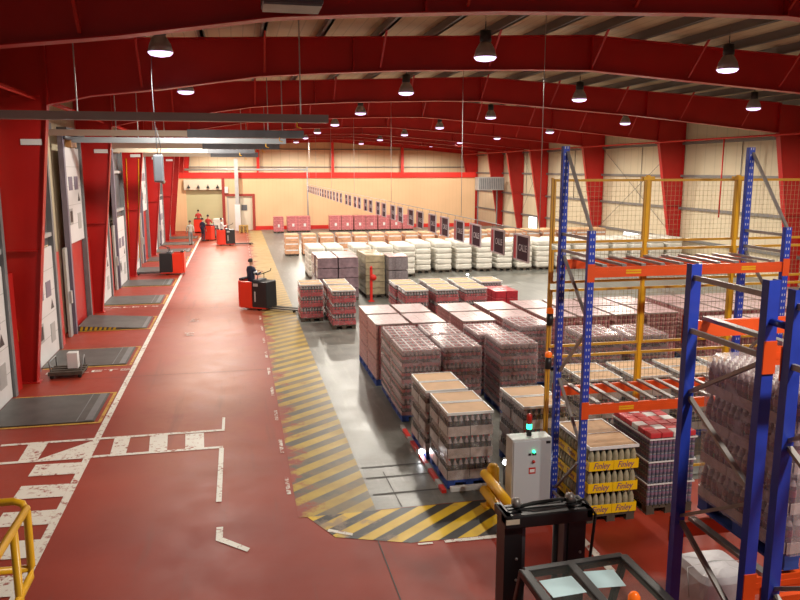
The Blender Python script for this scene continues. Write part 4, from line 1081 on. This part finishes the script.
# ------------------------------------------------------------------ people
def person(lab,loc,rz,top,legs,hairm=HAIR,arms='down',stride=.0,shoe=BLACK,low=0,vest=None,bulk=1.0):
    J={};E=[];R={};B={}
    def j(n,p,r,par=None,b='top'):
        J[n]=Vector(p);R[n]=r if isinstance(r,tuple) else (r,r)
        if par: E.append((par,n));B[(par,n)]=b
    j('pel',(0,0,.93),(.145,.11))
    j('waist',(0,0,1.08),(.14,.10),'pel');j('chest',(0,.0,1.29),(.165,.115),'waist');j('nb',(0,-.005,1.45),(.085,.075),'chest');j('neck',(0,0,1.52),(.052,.055),'nb','skin')
    j('jaw',(0,.02,1.58),(.065,.075),'neck','skin');j('head',(0,.01,1.66),(.078,.095),'jaw','skin');j('crown',(0,-.005,1.73),(.06,.075),'head','skin')
    j('nose',(0,.122,1.625),(.012,.012),'jaw','skin')
    for s,n in ((-1,'R'),(1,'L')):
        st=stride*s
        j('hip'+n,(s*.09,.0,.88),(.098,.10),'pel','legs');j('knee'+n,(s*.10,st*.5+.03,.49),(.062,.062),'hip'+n,'legs');j('ank'+n,(s*.10,st*.95-.03,.10),(.044,.048),'knee'+n,'legs')
        j('heel'+n,(s*.10,st*.95-.03,.045),(.042,.042),'ank'+n,'shoe');j('toe'+n,(s*.115,st*.95+.16,.035),(.042,.033),'heel'+n,'shoe')
        j('ear'+n,(s*.092,0,1.64),(.015,.02),'head','skin')
        j('sh'+n,(s*.185,0,1.405),(.068,.066),'chest')
        if arms=='down': el=(s*.235,-.03-st*.3,1.13);wr=(s*.245,.06-st*.6,.90)
        elif arms=='hips': el=(s*.34,-.06,1.16);wr=(s*.20,.06,1.0)
        else: el=(s*.25,.10,1.15);wr=(s*.17,.33,1.22)
        j('el'+n,el,(.046,.046),'sh'+n);j('wr'+n,wr,(.030,.028),'el'+n)
        d=(Vector(wr)-Vector(el)).normalized();up=Vector((0,0,1)) if abs(d.z)<.8 else Vector((0,1,0));side=d.cross(up).normalized()
        pm_=Vector(wr)+d*.07;j('palm'+n,pm_,(.034,.022),'wr'+n,'skin')
        for k in range(4):
            b0=pm_+d*.035+side*(k-1.5)*.02;j('f%d%s'%(k,n),b0+d*.03,(.009,.009),'palm'+n,'skin');j('g%d%s'%(k,n),b0+d*(.055+.008*(1.5-abs(k-1.5)))-Vector((0,0,.012))+up*.0,(.0085,.0085),'f%d%s'%(k,n),'skin')
        tb=pm_+side*s*.034;j('t'+n,tb+d*.01,(.011,.011),'palm'+n,'skin');j('u'+n,tb+side*s*.012+d*.045,(.009,.009),'t'+n,'skin')
    names=list(J);idx={n:i for i,n in enumerate(names)}
    me=bpy.data.meshes.new('body');me.from_pydata([J[n] for n in names],[(idx[a],idx[b]) for a,b in E],[])
    o=bpy.data.objects.new('tmpbody',me);COL.objects.link(o)
    sk=o.modifiers.new('Skin','SKIN');sk.use_smooth_shade=True
    for n in names:
        d=me.skin_vertices[0].data[idx[n]];bk=bulk if n[:2] in('wa','ch','sh','el') else 1;d.radius=(R[n][0]*bk,R[n][1]*bk);d.use_root=(n=='pel')
    sb=o.modifiers.new('Sub','SUBSURF');sb.levels=1;sb.render_levels=1
    bpy.context.view_layer.update()
    m2=bpy.data.meshes.new_from_object(o.evaluated_get(bpy.context.evaluated_depsgraph_get()))
    bpy.data.objects.remove(o);m2.name='body'
    mats=[SKIN,top,legs,shoe];key={'skin':0,'top':1,'legs':2,'shoe':3}
    m2.materials.clear()
    for m in mats: m2.materials.append(m)
    segs=[(J[a],J[b],key[B[(a,b)]],R[b][0]) for a,b in E]
    for p in m2.polygons:
        c=p.center;best=9e9;bm=1
        for a,b,k,r in segs:
            ab=b-a;u=max(0,min(1,(c-a).dot(ab)/max(1e-9,ab.length_squared)));dd=(c-(a+ab*u)).length-.25*r
            if dd<best: best=dd;bm=k
        if bm==1 and c.z<.98 and abs(c.x)<.19 : bm=2 if c.z<.95 else 1
        p.material_index=bm;p.use_smooth=True
    t=thing('person',lab,'person',loc,rz)
    obj('body',m2,None,t)
    g=G();vs=[];fs=[];n=14;rows=6
    for r_ in range(rows+1):
        ph=(PI*.58)*r_/rows
        for i in range(n):
            a=2*PI*i/n;x=math.sin(ph)*math.cos(a);y=math.sin(ph)*math.sin(a);z=math.cos(ph)
            cut=.0 if y<.35 else .06*(y-.35)*max(0,.9-z)
            vs.append((x*.094,-.004+y*.112-cut*1.5,1.675+z*.112+cut))
    for r_ in range(rows):
        for i in range(n): fs.append((r_*n+i,r_*n+(i+1)%n,(r_+1)*n+(i+1)%n,(r_+1)*n+i))
    g.add(vs,fs,0,None,True);obj('hair',g,[hairm],t)
    for s in(-1,1):
        g=G();g.lathe([(.002,-.010),(.009,-.004),(.009,.004),(.002,.010)],8,0,(s*.03,.094,1.66));obj('eye',g,[EYE],t)
    g=G();g.box(-.022,.090,1.583,.022,.102,1.592);obj('mouth',g,[LIP],t)
    if vest:
        for s in(-1,1):
            a=J['shL' if s>0 else 'shR'];b=J['elL' if s>0 else 'elR'];p=a.lerp(b,.45);q=a.lerp(b,.68)
            g=G();g.tube([p,q],.064*bulk,12);obj('reflective_band',g,[vest],t)
    return t
NAVY=pm('navy jacket',(.012,.016,.045),.7);NAVYT=pm('navy trousers',(.015,.018,.035),.75)
GREYS=pm('pale grey shirt',(.42,.42,.37),.8);GREYT=pm('grey work trousers',(.20,.22,.22),.8)
REDS=pm('red shirt',(.50,.04,.03),.75);WHS=pm('white shirt',(.62,.60,.60),.75)
REFL=pm('reflective band',(.78,.82,.92),.25,emit=0)
def onbay(tx,ty,a,dx,dy): return (tx+math.cos(a)*dx-math.sin(a)*dy,ty+math.sin(a)*dx+math.cos(a)*dy,.20)
person('driver in dark jacket with reflective arm bands riding the red truck',onbay(*T1,A1,-.42,0),A1-PI/2+1.1,NAVY,NAVYT,arms='fwd',vest=REFL,bulk=1.22)
person('person in pale grey shirt and grey trousers walking near the dock wall',(-3.37,55.9,0),math.radians(15),GREYS,GREYT,stride=.16,arms='down',hairm=pm('brown hair',(.05,.03,.02),.6))
person('person in dark blue standing beside a red truck',(-2.62,58.6,0),math.radians(-40),NAVY,NAVYT,arms='down')
person('person in red shirt riding the truck before the roller shutter',onbay(-3.3,67.2,PI/2,-.42,0),0,REDS,NAVYT,arms='fwd')
person('person in red shirt riding the truck behind the person in blue',onbay(-2.05,59.6,math.radians(65),-.42,0),math.radians(65)-PI/2,REDS,GREYT,arms='fwd')
person('person in white shirt standing on the truck by the small back doorway',onbay(-.75,55.2,.1,-.42,0),.1-PI/2,WHS,NAVYT,arms='fwd')
# odds and ends near the back doorway
t=thing('pallet_jack_stack','small stack of yellow pallets by the small back doorway','pallet stack',(.45,66.5,0))
for k in range(4): obj('pallet',pallet_mesh(pm('yellow pallet board',(.45,.26,.06),.7)) if k==0 else t.children[0].data,None,t,0,(0,0,.15*k))
t=thing('pallet_load','white film wrapped pallet between the two trucks by the back doorway','pallet load',(-1.55,62.5,0))
obj('pallet',PD,None,t)
g=G();g.taper(-.42,-.6,.42,.6,.146,1.45,.03);obj('wrapped_goods',g,[WHITEB],t,.04)
